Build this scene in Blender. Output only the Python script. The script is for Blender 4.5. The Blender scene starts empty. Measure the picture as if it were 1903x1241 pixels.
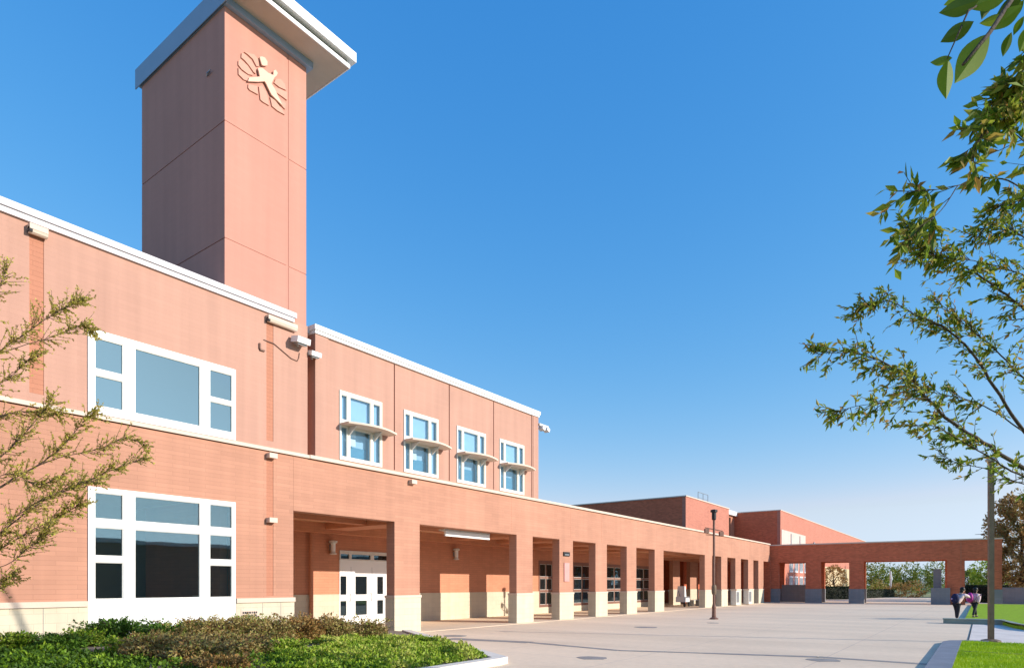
import bpy, bmesh, math, random
from mathutils import Vector, Matrix, noise
R = math.radians
rnd = random.Random(7)
sc = bpy.context.scene
COL = sc.collection

# ------------------------------------------------------------ camera, sky, sun
F, CX, HY, EYE = 1194.0, 951.5, 1086.0, 1.6           # lens in photo pixels, eye height
CC, SS = 0.8071, 0.5904                                 # view direction in plan
cam = bpy.data.cameras.new('camera'); cam_o = bpy.data.objects.new('camera', cam); COL.objects.link(cam_o)
cam_o.location = (0, 0, EYE); cam_o.rotation_euler = (R(90), 0, math.atan2(-CC, SS))
cam.sensor_width = 36; cam.lens = 36*F/1903; cam.shift_y = (HY-620.5)/1903
cam.clip_start = .05; cam.clip_end = 5000
sc.camera = cam_o
sc.render.resolution_x = 1024; sc.render.resolution_y = 667

SUN_DIR = Vector((.335, -1, .376)).normalized()         # towards the sun
w = bpy.data.worlds.new('World'); sc.world = w; w.use_nodes = True
nt = w.node_tree; bg = nt.nodes['Background']
sky = nt.nodes.new('ShaderNodeTexSky'); sky.sky_type = 'NISHITA'; sky.sun_disc = False
sky.sun_elevation = math.asin(SUN_DIR.z); sky.sun_rotation = math.atan2(SUN_DIR.x, SUN_DIR.y)
sky.air_density = 1.4; sky.dust_density = 0.2; sky.ozone_density = 4.5; sky.altitude = 0
hsv = nt.nodes.new('ShaderNodeHueSaturation'); hsv.inputs['Saturation'].default_value = 1.17; hsv.inputs['Hue'].default_value = .508
nt.links.new(sky.outputs[0], hsv.inputs['Color']); 
tint = nt.nodes.new('ShaderNodeMixRGB'); tint.blend_type = 'MULTIPLY'; tint.inputs[0].default_value = 1; tint.inputs[2].default_value = (1.03, .95, .97, 1)
nt.links.new(hsv.outputs[0], tint.inputs[1]); 
sep = nt.nodes.new('ShaderNodeSeparateXYZ'); cmb = nt.nodes.new('ShaderNodeCombineXYZ'); nt.links.new(tint.outputs[0], sep.inputs[0])
outs = []
for ch, g_, k_ in (('X', 1.25, .70), ('Y', .72, 1.06), ('Z', .43, 1.82)):      # grade of the clear sky: deep overhead, pale at the horizon
    pw = nt.nodes.new('ShaderNodeMath'); pw.operation = 'POWER'; pw.inputs[1].default_value = g_; nt.links.new(sep.outputs[ch], pw.inputs[0])
    ml = nt.nodes.new('ShaderNodeMath'); ml.operation = 'MULTIPLY'; ml.inputs[1].default_value = k_; nt.links.new(pw.outputs[0], ml.inputs[0]); outs.append(ml)
lim_ = nt.nodes.new('ShaderNodeMath'); lim_.operation = 'MULTIPLY'; lim_.inputs[1].default_value = .84; nt.links.new(outs[1].outputs[0], lim_.inputs[0])
mn = nt.nodes.new('ShaderNodeMath'); mn.operation = 'MINIMUM'; nt.links.new(outs[0].outputs[0], mn.inputs[0]); nt.links.new(lim_.outputs[0], mn.inputs[1])
nt.links.new(mn.outputs[0], cmb.inputs[0]); nt.links.new(outs[1].outputs[0], cmb.inputs[1]); 
lb = nt.nodes.new('ShaderNodeMath'); lb.operation = 'MULTIPLY'; lb.inputs[1].default_value = 1.18; nt.links.new(outs[1].outputs[0], lb.inputs[0])
mb_ = nt.nodes.new('ShaderNodeMath'); mb_.operation = 'MAXIMUM'; nt.links.new(outs[2].outputs[0], mb_.inputs[0]); nt.links.new(lb.outputs[0], mb_.inputs[1]); nt.links.new(mb_.outputs[0], cmb.inputs[2])
nt.links.new(cmb.outputs[0], bg.inputs['Color'])
bg.inputs['Strength'].default_value = .15
sun = bpy.data.lights.new('sun', 'SUN'); sun.energy = 3.3; sun.angle = R(.5); sun.color = (1, .925, .82)
sun_o = bpy.data.objects.new('sun', sun); COL.objects.link(sun_o)
sun_o.rotation_euler = SUN_DIR.to_track_quat('Z', 'Y').to_euler()
sc.view_settings.view_transform = 'Standard'; sc.view_settings.look = 'None'
sc.view_settings.exposure = .84; sc.view_settings.gamma = 1

def fu(px, V=15.6):                                     # where a sight line meets a wall parallel to the facade
    d = (px-CX)/F; dep = V/(SS-CC*d); return dep*(CC+SS*d)
def fz(px, py, V=15.6):
    d = (px-CX)/F; return EYE+(HY-py)*(V/(SS-CC*d))/F
def P(px, py, dep):
    d = (px-CX)/F; return Vector((dep*(CC+SS*d), dep*(SS-CC*d), EYE+(HY-py)*dep/F))

# ------------------------------------------------------------ materials
MATS = {}
def nodes(name):
    m = bpy.data.materials.new(name); m.use_nodes = True; n = m.node_tree.nodes
    b = n['Principled BSDF']; MATS[name] = m
    return m, m.node_tree, b
def L(t, a, b): t.links.new(a, b)
def noise_mix(t, base, amp, scale, coord='Object', detail=5, dist=0):
    tc = t.nodes.new('ShaderNodeTexCoord'); nz = t.nodes.new('ShaderNodeTexNoise')
    nz.inputs['Scale'].default_value = scale; nz.inputs['Detail'].default_value = detail; nz.inputs['Distortion'].default_value = dist
    L(t, tc.outputs[coord], nz.inputs['Vector'])
    r = t.nodes.new('ShaderNodeMapRange'); r.inputs[1].default_value = .25; r.inputs[2].default_value = .75
    r.inputs[3].default_value = 1-amp; r.inputs[4].default_value = 1+amp
    L(t, nz.outputs['Fac'], r.inputs[0])
    mx = t.nodes.new('ShaderNodeVectorMath'); mx.operation = 'SCALE'
    if isinstance(base, tuple): mx.inputs[0].default_value = base[:3]
    else: L(t, base, mx.inputs[0])
    L(t, r.outputs[0], mx.inputs['Scale'])
    return mx.outputs[0], nz
def plain(name, col, rough=.6, amp=.08, scale=3, metal=0, bump=0, bscale=40, spec=.3):
    m, t, b = nodes(name)
    c, _ = noise_mix(t, col, amp, scale)
    L(t, c, b.inputs['Base Color']); b.inputs['Roughness'].default_value = rough; b.inputs['Metallic'].default_value = metal
    b.inputs['Specular IOR Level'].default_value = spec
    if bump:
        tc = t.nodes.new('ShaderNodeTexCoord'); nz = t.nodes.new('ShaderNodeTexNoise'); nz.inputs['Scale'].default_value = bscale; nz.inputs['Detail'].default_value = 6
        L(t, tc.outputs['Object'], nz.inputs['Vector'])
        bp = t.nodes.new('ShaderNodeBump'); bp.inputs['Strength'].default_value = bump; bp.inputs['Distance'].default_value = .02
        L(t, nz.outputs['Fac'], bp.inputs['Height']); L(t, bp.outputs[0], b.inputs['Normal'])
    return m
def masonry(name, col, var=.05, mortar=.86, bw=.4, bh=.1, ms=.006, bump=.5, amp=.06, streak=.05):
    m, t, b = nodes(name)
    uv = t.nodes.new('ShaderNodeUVMap'); br = t.nodes.new('ShaderNodeTexBrick')
    L(t, uv.outputs[0], br.inputs['Vector'])
    br.inputs['Scale'].default_value = 1; br.inputs['Brick Width'].default_value = bw; br.inputs['Row Height'].default_value = bh
    br.inputs['Mortar Size'].default_value = ms; br.inputs['Mortar Smooth'].default_value = .3
    c1 = tuple(min(1, v*(1+var)) for v in col)+(1,); c2 = tuple(v*(1-var) for v in col)+(1,)
    br.inputs['Color1'].default_value = c1; br.inputs['Color2'].default_value = c2
    br.inputs['Mortar'].default_value = tuple(v*mortar for v in col)+(1,)
    c, _ = noise_mix(t, br.outputs['Color'], amp, .45, 'Object', 6, .5)
    # faint vertical rain streaks, a stain of the wall itself
    mp = t.nodes.new('ShaderNodeMapping'); mp.inputs['Scale'].default_value = (3.2, .12, 1); L(t, uv.outputs[0], mp.inputs['Vector'])
    nz = t.nodes.new('ShaderNodeTexNoise'); nz.inputs['Scale'].default_value = 1; nz.inputs['Detail'].default_value = 5; L(t, mp.outputs[0], nz.inputs['Vector'])
    r = t.nodes.new('ShaderNodeMapRange'); r.inputs[1].default_value = .3; r.inputs[2].default_value = .7; r.inputs[3].default_value = 1-streak; r.inputs[4].default_value = 1+streak
    L(t, nz.outputs['Fac'], r.inputs[0])
    mx = t.nodes.new('ShaderNodeVectorMath'); mx.operation = 'SCALE'; L(t, c, mx.inputs[0]); L(t, r.outputs[0], mx.inputs['Scale'])
    L(t, mx.outputs[0], b.inputs['Base Color'])
    b.inputs['Roughness'].default_value = .8; b.inputs['Specular IOR Level'].default_value = .2
    bp = t.nodes.new('ShaderNodeBump'); bp.inputs['Strength'].default_value = bump; bp.inputs['Distance'].default_value = .006; bp.invert = True
    n2 = t.nodes.new('ShaderNodeTexNoise'); n2.inputs['Scale'].default_value = 25; L(t, uv.outputs[0], n2.inputs['Vector'])
    ad = t.nodes.new('ShaderNodeMath'); ad.operation = 'MULTIPLY_ADD'; ad.inputs[1].default_value = .35
    L(t, n2.outputs['Fac'], ad.inputs[0]); L(t, br.outputs['Fac'], ad.inputs[2])
    L(t, ad.outputs[0], bp.inputs['Height']); L(t, bp.outputs[0], b.inputs['Normal'])
    return m
UP = masonry('painted_masonry_upper', (.47, .265, .20), var=.016, mortar=.95, bw=.8, bump=.3, streak=.075, ms=.004)
LOW = masonry('painted_masonry_lower', (.465, .235, .158), var=.05, mortar=.86, bw=.8, amp=.10, bump=.35)
TOW = masonry('tower_stucco', (.53, .25, .192), var=.012, mortar=.97, ms=.003, bump=.3, amp=.035)
GROOVE = masonry('groove_paint', (.46, .20, .125), var=.02)
ARC = masonry('arcade_masonry', (.56, .25, .15), var=.05, mortar=.82)
FAR = masonry('far_brick_shaded', (.56, .15, .075), var=.14, mortar=1.1, bw=.25, bh=.09, amp=.08)  # shade's redder tone put into the colour, for walls turned from the sun
FARL = masonry('far_masonry_lit', (.50, .20, .14), var=.08, mortar=.85)  # lit counterpart of the shaded brick, for the sunlit fronts
BASE = masonry('cream_base_block', (.60, .53, .40), var=.03, mortar=.9, bw=.4, bh=.2, amp=.08, streak=.07)
CREAM = plain('cream_trim', (.64, .51, .41), .6, .06, 2, bump=.2)
CAP = plain('white_coping_metal', (.60, .57, .60), .45, .05, 2)
WHITE = plain('white_frame_paint', (.80, .80, .79), .4, .03, 2)
OFFW = plain('offwhite_metal', (.62, .60, .56), .45, .1, 6)
SOFFIT = plain('tower_soffit_stucco', (.50, .42, .34), .8, .06, 2, bump=.2)
FASCIA = plain('grey_blue_fascia_metal', (.27, .35, .47), .4, .05, 1.5)
DARK = plain('dark_gap', (.03, .03, .035), .7)
CEIL = plain('arcade_ceiling_plaster', (.60, .38, .22), .8, .08, 1.5)
METAL = plain('grey_metal', (.30, .31, .32), .4, .1, 5, metal=.5)
BROWN = plain('rusty_brown_steel', (.20, .105, .075), .6, .25, 8)
BLACK = plain('black_metal', (.02, .02, .022), .5)
POLE = plain('weathered_pole', (.20, .14, .09), .7, .2, 6, bump=.4)
CONC = plain('pale_concrete', (.74, .64, .56), .85, .12, 1.2, bump=.4)
KERB = plain('kerb_concrete', (.20, .22, .26), .85, .14, 2, bump=.5)
GKERB = plain('greenish_kerb', (.28, .33, .28), .85, .14, 2, bump=.5)
ROOM = plain('room_plaster', (.42, .38, .31), .8, .1, 1)
BLIND = plain('window_blind', (.42, .56, .66), .7, .05, 4)
BLINDB = plain('blue_curtain', (.10, .27, .38), .8, .08, 4)
MULCH = plain('mulch_and_gravel', (.26, .20, .15), .95, .4, 14, bump=1, bscale=30)
BARK = plain('bark', (.075, .055, .04), .9, .3, 12, bump=.8, bscale=30)
SKIN = plain('skin', (.55, .33, .25), .6, .03, 5)
HAIR = plain('black_hair', (.012, .010, .010), .5)
NAVY = plain('navy_cloth', (.02, .02, .07), .8, .2, 20)
DTROU = plain('dark_cloth', (.022, .022, .028), .8, .2, 20)
PINK = plain('pale_pink_cloth', (.80, .58, .60), .8, .06, 10)
REDC = plain('red_cloth', (.45, .03, .03), .8, .1, 10)
MAG = plain('magenta_backpack', (.42, .03, .26), .6, .15, 12)
LILAC = plain('lilac_patch', (.6, .35, .6), .6)

def glass(name, tint=(.5, .6, .65), refl=.35, tr=.5, rough=.015):
    m, t, b = nodes(name); n = t.nodes; n.remove(b); out = n['Material Output']
    g = n.new('ShaderNodeBsdfGlossy'); g.inputs['Roughness'].default_value = rough; g.inputs['Color'].default_value = (.66, .93, 1.0, 1)
    tb = n.new('ShaderNodeBsdfTransparent'); tb.inputs['Color'].default_value = tint+(1,)
    d = n.new('ShaderNodeBsdfDiffuse'); d.inputs['Color'].default_value = (.02, .025, .03, 1)
    m1 = n.new('ShaderNodeMixShader'); m1.inputs[0].default_value = tr; L(t, d.outputs[0], m1.inputs[1]); L(t, tb.outputs[0], m1.inputs[2])
    lw = n.new('ShaderNodeLayerWeight'); lw.inputs['Blend'].default_value = .5; fr = n.new('ShaderNodeMath'); fr.operation = 'POWER'; fr.inputs[1].default_value = 4; L(t, lw.outputs['Facing'], fr.inputs[0])
    ad = n.new('ShaderNodeMath'); ad.operation = 'ADD'; ad.use_clamp = True; ad.inputs[1].default_value = refl; L(t, fr.outputs[0], ad.inputs[0])
    m2 = n.new('ShaderNodeMixShader'); L(t, ad.outputs[0], m2.inputs[0]); L(t, m1.outputs[0], m2.inputs[1]); L(t, g.outputs[0], m2.inputs[2])
    tc = n.new('ShaderNodeTexCoord'); nz = n.new('ShaderNodeTexNoise'); nz.inputs['Scale'].default_value = .8; L(t, tc.outputs['Object'], nz.inputs['Vector'])
    bp = n.new('ShaderNodeBump'); bp.inputs['Strength'].default_value = .04; bp.inputs['Distance'].default_value = .05; L(t, nz.outputs['Fac'], bp.inputs['Height']); L(t, bp.outputs[0], g.inputs['Normal'])
    L(t, m2.outputs[0], out.inputs['Surface'])
    return m
GLASS = glass('sky_reflecting_glass', refl=.42)
GLASSD = glass('dark_glass', tint=(.9, .92, .88), refl=.15, tr=1)
GLASSU = glass('clear_blue_glass', tint=(.90, .96, 1), refl=.12, tr=1)
GLASSA = glass('shaded_glass', refl=.08, tr=.5)

def leafmat(name, stops, rough=.55, trans=.25):
    m, t, b = nodes(name); n = t.nodes
    uv = n.new('ShaderNodeUVMap'); sp = n.new('ShaderNodeSeparateXYZ'); L(t, uv.outputs[0], sp.inputs[0])
    cr = n.new('ShaderNodeValToRGB'); e = cr.color_ramp.elements
    while len(e) < len(stops): e.new(.5)
    for i, c in enumerate(stops): e[i].position = i/(len(stops)-1); e[i].color = c+(1,)
    L(t, sp.outputs['X'], cr.inputs[0]); L(t, cr.outputs[0], b.inputs['Base Color'])
    b.inputs['Roughness'].default_value = rough; b.inputs['Specular IOR Level'].default_value = .3
    tl = n.new('ShaderNodeBsdfTranslucent'); L(t, cr.outputs[0], tl.inputs['Color'])
    mx = n.new('ShaderNodeMixShader'); mx.inputs[0].default_value = trans
    L(t, b.outputs[0], mx.inputs[1]); L(t, tl.outputs[0], mx.inputs[2]); L(t, mx.outputs[0], n['Material Output'].inputs['Surface'])
    return m
LF_R = leafmat('green_leaves_turning', [(.07, .12, .012), (.18, .27, .02), (.36, .40, .05), (.40, .22, .06)], trans=.4)
LF_L = leafmat('yellow_green_leaves', [(.34, .31, .04), (.52, .50, .07), (.64, .54, .18), (.46, .30, .13)], trans=.45)
LF_G = leafmat('bright_ground_leaves', [(.05, .11, .008), (.15, .27, .012), (.30, .42, .03), (.42, .44, .09)])
LF_D = leafmat('deep_green_leaves', [(.03, .08, .01), (.08, .18, .015), (.15, .27, .03)])
LF_B = leafmat('russet_leaves', [(.22, .10, .04), (.32, .23, .07), (.46, .36, .15), (.26, .32, .05)])
LF_A = leafmat('autumn_leaves', [(.20, .10, .03), (.38, .20, .06), (.46, .30, .10), (.22, .19, .05)])
LF_F = leafmat('far_foliage', [(.09, .13, .015), (.19, .25, .03), (.32, .34, .08)])
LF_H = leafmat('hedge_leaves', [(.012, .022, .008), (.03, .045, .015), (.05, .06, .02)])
BLADE = leafmat('grass_blades', [(.20, .34, .004), (.34, .52, .005), (.46, .56, .02)])

def groundmat():
    m, t, b = nodes('plaza_paving'); n = t.nodes
    tc = n.new('ShaderNodeTexCoord')
    c, _ = noise_mix(t, (.79, .61, .435), .07, .22, 'Object', 8, .4)
    c2, _ = noise_mix(t, c, .05, 6, 'Object', 8)
    c3, _ = noise_mix(t, c2, .06, 90, 'Object', 3)
    # wide slabs with thin joints
    mp = n.new('ShaderNodeMapping'); mp.inputs['Scale'].default_value = (1/3.4, 1/3.4, 1); mp.inputs['Location'].default_value = (.1, .3, 0); L(t, tc.outputs['Object'], mp.inputs['Vector'])
    br = n.new('ShaderNodeTexBrick'); br.offset = 0; br.inputs['Scale'].default_value = 1; br.inputs['Brick Width'].default_value = 1; br.inputs['Row Height'].default_value = 1
    br.inputs['Mortar Size'].default_value = .004; br.inputs['Mortar Smooth'].default_value = .4
    L(t, mp.outputs[0], br.inputs['Vector'])
    mx = n.new('ShaderNodeMixRGB'); L(t, br.outputs['Fac'], mx.inputs[0]); L(t, c3, mx.inputs[1]); mx.inputs[2].default_value = (.62, .48, .37, 1)
    # long soft dirt bands where water runs
    mp2 = n.new('ShaderNodeMapping'); mp2.inputs['Scale'].default_value = (.55, .05, 1); mp2.inputs['Rotation'].default_value = (0, 0, .1); L(t, tc.outputs['Object'], mp2.inputs['Vector'])
    n2 = n.new('ShaderNodeTexNoise'); n2.inputs['Scale'].default_value = 1; n2.inputs['Detail'].default_value = 6; L(t, mp2.outputs[0], n2.inputs['Vector'])
    r = n.new('ShaderNodeMapRange'); r.inputs[1].default_value = .35; r.inputs[2].default_value = .65; r.inputs[3].default_value = .92; r.inputs[4].default_value = 1.05; L(t, n2.outputs['Fac'], r.inputs[0])
    sx = n.new('ShaderNodeVectorMath'); sx.operation = 'SCALE'; L(t, mx.outputs[0], sx.inputs[0]); L(t, r.outputs[0], sx.inputs['Scale'])
    L(t, sx.outputs[0], b.inputs['Base Color']); b.inputs['Roughness'].default_value = .85; b.inputs['Specular IOR Level'].default_value = .2
    n3 = n.new('ShaderNodeTexNoise'); n3.inputs['Scale'].default_value = 60; n3.inputs['Detail'].default_value = 5; L(t, tc.outputs['Object'], n3.inputs['Vector'])
    bp = n.new('ShaderNodeBump'); bp.inputs['Strength'].default_value = .35; bp.inputs['Distance'].default_value = .01; L(t, n3.outputs['Fac'], bp.inputs['Height']); L(t, bp.outputs[0], b.inputs['Normal'])
    return m
PAVE = groundmat()
FIELD = plain('dry_field', (.20, .22, .08), .95, .3, .3, bump=.5, bscale=8)
GRASS = plain('lawn_turf', (.28, .42, .006), .95, .22, 5, bump=1, bscale=60)
DKGREY = plain('dark_grey_matte', (.30, .27, .245), .9, .2, 3)  # dark grey for joints, covers and the curved line on the plaza

# ------------------------------------------------------------ mesh helpers
OFF = {}
SPLIT = {'plinth_cap', 'groove', 'corner_pilaster', 'bracket', 'control_joint', 'ceiling_beam', 'handle', 'hanger', 'glazing', 'panel_rib', 'pier', 'post', 'strap', 'eye', 'plinth_joint', 'panel_joint', 'door_joint', 'string_course', 'bar', 'plate', 'louvre_slot'}
class MB:
    def __init__(s): s.v = []; s.f = []; s.uv = {}
    def add(s, vs, fs):
        o = len(s.v); s.v += [tuple(p) for p in vs]; s.f += [tuple(i+o for i in f) for f in fs]; return s
    def box(s, x0, x1, y0, y1, z0, z1):
        return s.add([(x0,y0,z0),(x1,y0,z0),(x1,y1,z0),(x0,y1,z0),(x0,y0,z1),(x1,y0,z1),(x1,y1,z1),(x0,y1,z1)],
                     [(0,3,2,1),(4,5,6,7),(0,1,5,4),(1,2,6,5),(2,3,7,6),(3,0,4,7)])
    def obox(s, M, sx, sy, sz):
        a = MB().box(-sx/2, sx/2, -sy/2, sy/2, -sz/2, sz/2); return s.add([M @ Vector(p) for p in a.v], a.f)
    def quad(s, *ps): return s.add(ps, [tuple(range(len(ps)))])
    def tube(s, pts, rad, n=6, cap=True):
        pts = [Vector(p) for p in pts]
        if not isinstance(rad, (list, tuple)): rad = [rad]*len(pts)
        vs = []; fs = []
        for i, p in enumerate(pts):
            d = (pts[min(i+1, len(pts)-1)]-pts[max(i-1, 0)])
            if d.length < 1e-6: d = Vector((0, 0, 1))
            q = d.to_track_quat('Z', 'Y')
            for k in range(n):
                a = 2*math.pi*k/n; vs.append(p+q @ Vector((math.cos(a)*rad[i], math.sin(a)*rad[i], 0)))
        for i in range(len(pts)-1):
            for k in range(n):
                a = i*n+k; b = i*n+(k+1) % n; fs.append((a, b, b+n, a+n))
        if cap: fs.append(tuple(range(n))[::-1]); fs.append(tuple((len(pts)-1)*n+k for k in range(n)))
        return s.add(vs, fs)
    def lathe(s, c, prof, n=12):                         # prof: (r, z)
        vs = []; fs = []
        for r, z in prof:
            for k in range(n): a = 2*math.pi*k/n; vs.append((c[0]+r*math.cos(a), c[1]+r*math.sin(a), c[2]+z))
        for i in range(len(prof)-1):
            for k in range(n): a = i*n+k; b = i*n+(k+1) % n; fs.append((a, b, b+n, a+n))
        fs.append(tuple(range(n))[::-1]); fs.append(tuple((len(prof)-1)*n+k for k in range(n)))
        return s.add(vs, fs)
    def ball(s, c, rx, ry, rz, n=12, m=8, M=None):
        vs = []; fs = []
        for i in range(m+1):
            t = math.pi*i/m
            for k in range(n):
                a = 2*math.pi*k/n; p = Vector((rx*math.sin(t)*math.cos(a), ry*math.sin(t)*math.sin(a), rz*math.cos(t)))
                if M: p = M @ p
                vs.append(Vector(c)+p)
        for i in range(m):
            for k in range(n): a = i*n+k; b = i*n+(k+1) % n; fs.append((a, a+n, b+n, b))
        return s.add(vs, fs)
    def prism(s, poly, fn, t0, t1):                      # poly of (a,b); fn(a,b,t) -> point
        n = len(poly)
        ar = sum(poly[i][0]*poly[(i+1) % n][1]-poly[(i+1) % n][0]*poly[i][1] for i in range(n))
        if ar < 0: poly = poly[::-1]
        vs = [fn(a, b, t0) for a, b in poly]+[fn(a, b, t1) for a, b in poly]
        fs = [tuple(range(n)), tuple(range(2*n-1, n-1, -1))]+[(i, i+n, (i+1) % n+n, (i+1) % n) for i in range(n)]
        return s.add(vs, fs)
    def grid(s, a0, a1, z0, z1, t0, t1, holes=(), axis='x'):   # a wall with rectangular openings, watertight
        A = sorted({a0, a1}|{v for h in holes for v in h[:2] if a0 < v < a1}); Z = sorted({z0, z1}|{v for h in holes for v in h[2:] if z0 < v < z1})
        na, nz = len(A)-1, len(Z)-1
        def solid(i, j):
            if i < 0 or j < 0 or i >= na or j >= nz: return False
            ca, cz = (A[i]+A[i+1])/2, (Z[j]+Z[j+1])/2
            return not any(h[0] < ca < h[1] and h[2] < cz < h[3] for h in holes)
        def pt(a, t, z): return (a, t, z) if axis == 'x' else (t, a, z)
        idx = {}; vs = []; fs = []
        def vi(a, t, z):
            k = (a, t, z)
            if k not in idx: idx[k] = len(vs); vs.append(pt(a, t, z))
            return idx[k]
        flip = axis != 'x'
        def face(*ks):
            f = tuple(vi(*k) for k in ks); fs.append(f[::-1] if flip else f)
        for i in range(na):
            for j in range(nz):
                if not solid(i, j): continue
                l, r, b, u = A[i], A[i+1], Z[j], Z[j+1]
                face((l,t0,b),(r,t0,b),(r,t0,u),(l,t0,u)); face((r,t1,b),(l,t1,b),(l,t1,u),(r,t1,u))
                if not solid(i-1, j): face((l,t1,b),(l,t0,b),(l,t0,u),(l,t1,u))
                if not solid(i+1, j): face((r,t0,b),(r,t1,b),(r,t1,u),(r,t0,u))
                if not solid(i, j-1): face((l,t1,b),(r,t1,b),(r,t0,b),(l,t0,b))
                if not solid(i, j+1): face((l,t0,u),(r,t0,u),(r,t1,u),(l,t1,u))
        return s.add(vs, fs)
    def split(s):
        par = list(range(len(s.v)))
        def find(a):
            while par[a] != a: par[a] = par[par[a]]; a = par[a]
            return a
        for f in s.f:
            r0 = find(f[0])
            for k in f[1:]: par[find(k)] = r0
        grp = {}
        for f in s.f: grp.setdefault(find(f[0]), []).append(f)
        out = []
        for fs in grp.values():
            ids = sorted({k for f in fs for k in f}); m = {k: i for i, k in enumerate(ids)}; q = MB()
            q.v = [s.v[k] for k in ids]; q.f = [tuple(m[k] for k in f) for f in fs]; out.append(q)
        return out
    def build(s, name, mat, parent=None, smooth=False, uvs=None):
        if parent and uvs is None and name in SPLIT:
            ps = s.split()
            if 1 < len(ps) <= 90: return [q.build(name+'\0', mat, parent, smooth) for q in ps][0]
        name = name.rstrip('\0')
        me = bpy.data.meshes.new(name); off = OFF.get(parent.name, Vector()) if parent else Vector()
        xs = [Vector(p) for p in s.v]
        lo = Vector(map(min, zip(*s.v))); hi = Vector(map(max, zip(*s.v)))
        org = Vector(((lo.x+hi.x)/2, (lo.y+hi.y)/2, lo.z))
        me.from_pydata([tuple(p-org) for p in xs], [], s.f)
        ul = me.uv_layers.new(name='UVMap'); data = []
        if uvs:
            for f, uvv in zip(s.f, uvs): data += list(uvv)*len(f)
        else:
            for pl in me.polygons:
                n = pl.normal; ax, ay, az = abs(n.x), abs(n.y), abs(n.z)
                for vi in pl.vertices:
                    p = xs[vi]
                    data += [p.x, p.y] if az > max(ax, ay) else ([p.y, p.z] if ax > ay else [p.x, p.z])
        ul.data.foreach_set('uv', data)
        if smooth: me.polygons.foreach_set('use_smooth', [True]*len(me.polygons))
        me.materials.append(mat); me.update()
        o = bpy.data.objects.new(name, me); COL.objects.link(o)
        o.location = org-off
        if parent: o.parent = parent
        OFF[o.name] = org
        return o
def tag(o, label, cat, group=None, kind=None):
    if label: o['label'] = label
    if cat: o['category'] = cat
    if group: o['group'] = group
    if kind: o['kind'] = kind
    return o
def thing(name, label, cat, loc=(0, 0, 0), rz=0, group=None, local=False):
    o = bpy.data.objects.new(name, None); COL.objects.link(o); o.location = loc; o.rotation_euler = (0, 0, rz); o.empty_display_size = .3
    OFF[o.name] = Vector() if (local or rz) else Vector(loc)
    return tag(o, label, cat, group)
def struct(o, label, cat='ground'): return tag(o, label, cat, kind='structure')
def copy_tree(o, parent=None):
    c = o.copy(); COL.objects.link(c)
    if parent: c.parent = parent
    for ch in list(o.children): copy_tree(ch, c)
    return c
def leaf(mb, uvs, p, d, size, wid=.42, rr=None, fold=.25):
    """one leaf: a folded lozenge of two triangles pairs along d"""
    d = d.normalized(); up = Vector((rr.uniform(-1, 1), rr.uniform(-1, 1), rr.uniform(-.2, 1))); sd = d.cross(up)
    if sd.length < 1e-3: sd = Vector((1, 0, 0))
    sd.normalize(); nn = sd.cross(d)
    a = p; b = p+d*size; m = p+d*size*.45
    l = m+sd*size*wid*.5+nn*size*fold*.3; r = m-sd*size*wid*.5+nn*size*fold*.3
    mb.add([a, l, b, r], [(0, 3, 2), (0, 2, 1)]); q = rr.random(); uvs.append((q, q)); uvs.append((q, q))
def rdir(rr): 
    z = rr.uniform(-1, 1); a = rr.uniform(0, 6.283); k = math.sqrt(1-z*z); return Vector((k*math.cos(a), k*math.sin(a), z))

# ------------------------------------------------------------ the ground
g = MB().box(-400, 3000, -1500, 1500, -.5, -.012); struct(g.build('ground', FIELD), 'dry grass ground reaching to the horizon behind the school')
g = MB(); g.prism([(-30, -26), (96, -26), (96, 20), (-30, 20)], lambda a, b, t: (a, b, t), -.02, 0)
struct(g.build('plaza', PAVE), 'wide pale concrete plaza in front of the school arcade')
g = MB().box(14.7, 61.5, 15.3, 27, 0.0, .012); struct(g.build('arcade_walk', PAVE), 'paved walk under the covered arcade')
# dark line that curves over the plaza
stripe = [(835, 1186), (900, 1189), (985, 1193), (1050, 1199), (1150, 1208), (1250, 1211), (1400, 1216), (1520, 1220), (1640, 1228), (1760, 1236)]
pts = []
for x, y in stripe:
    dep = EYE*F/(y-HY); q = P(x, HY, dep); pts.append(Vector((q.x, q.y, .004)))
g = MB()
for i in range(len(pts)-1):
    for k in range(4):
        p0 = pts[i].lerp(pts[i+1], k/4); p1 = pts[i].lerp(pts[i+1], (k+1)/4)
        d = (pts[i+1]-pts[i]).normalized(); n = Vector((-d.y, d.x, 0)); w0 = .11+.06*noise.noise(p0*.8)+(.16 if i < 2 else 0); w1 = .11+.06*noise.noise(p1*.8)+(.16 if i < 2 else 0)
        g.quad(p0-n*w0, p1-n*w1, p1+n*w1, p0+n*w0)  # flat dark ribbon following the curve, just above the paving
struct(g.build('pavement_stripe', DKGREY), 'dark line curving across the plaza paving')
for x, y, s in ((1200, 1165, .45), (1325, 1157, .25), (845, 1181, .4), (1100, 1222, .35), (1530, 1226, .35)):
    dep = EYE*F/(y-HY); q = P(x, HY, dep); g = MB()
    poly = [(q.x+s*math.cos(a/10*6.283)*(.8+.2*math.sin(a*3)), q.y+s*math.sin(a/10*6.283)) for a in range(10)]
    g.prism(poly, lambda a, b, t: (a, b, t), .001, .007); struct(g.build('manhole_cover', DKGREY), {1200: 'dark manhole cover on the plaza in front of the narrow arches', 1325: 'small dark manhole cover by the base of the brown pole', 845: 'dark round cover near the first arcade pier', 1100: 'dark cover nearest the camera on the plaza', 1530: 'dark cover out on the seam of the plaza'}[x])

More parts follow.
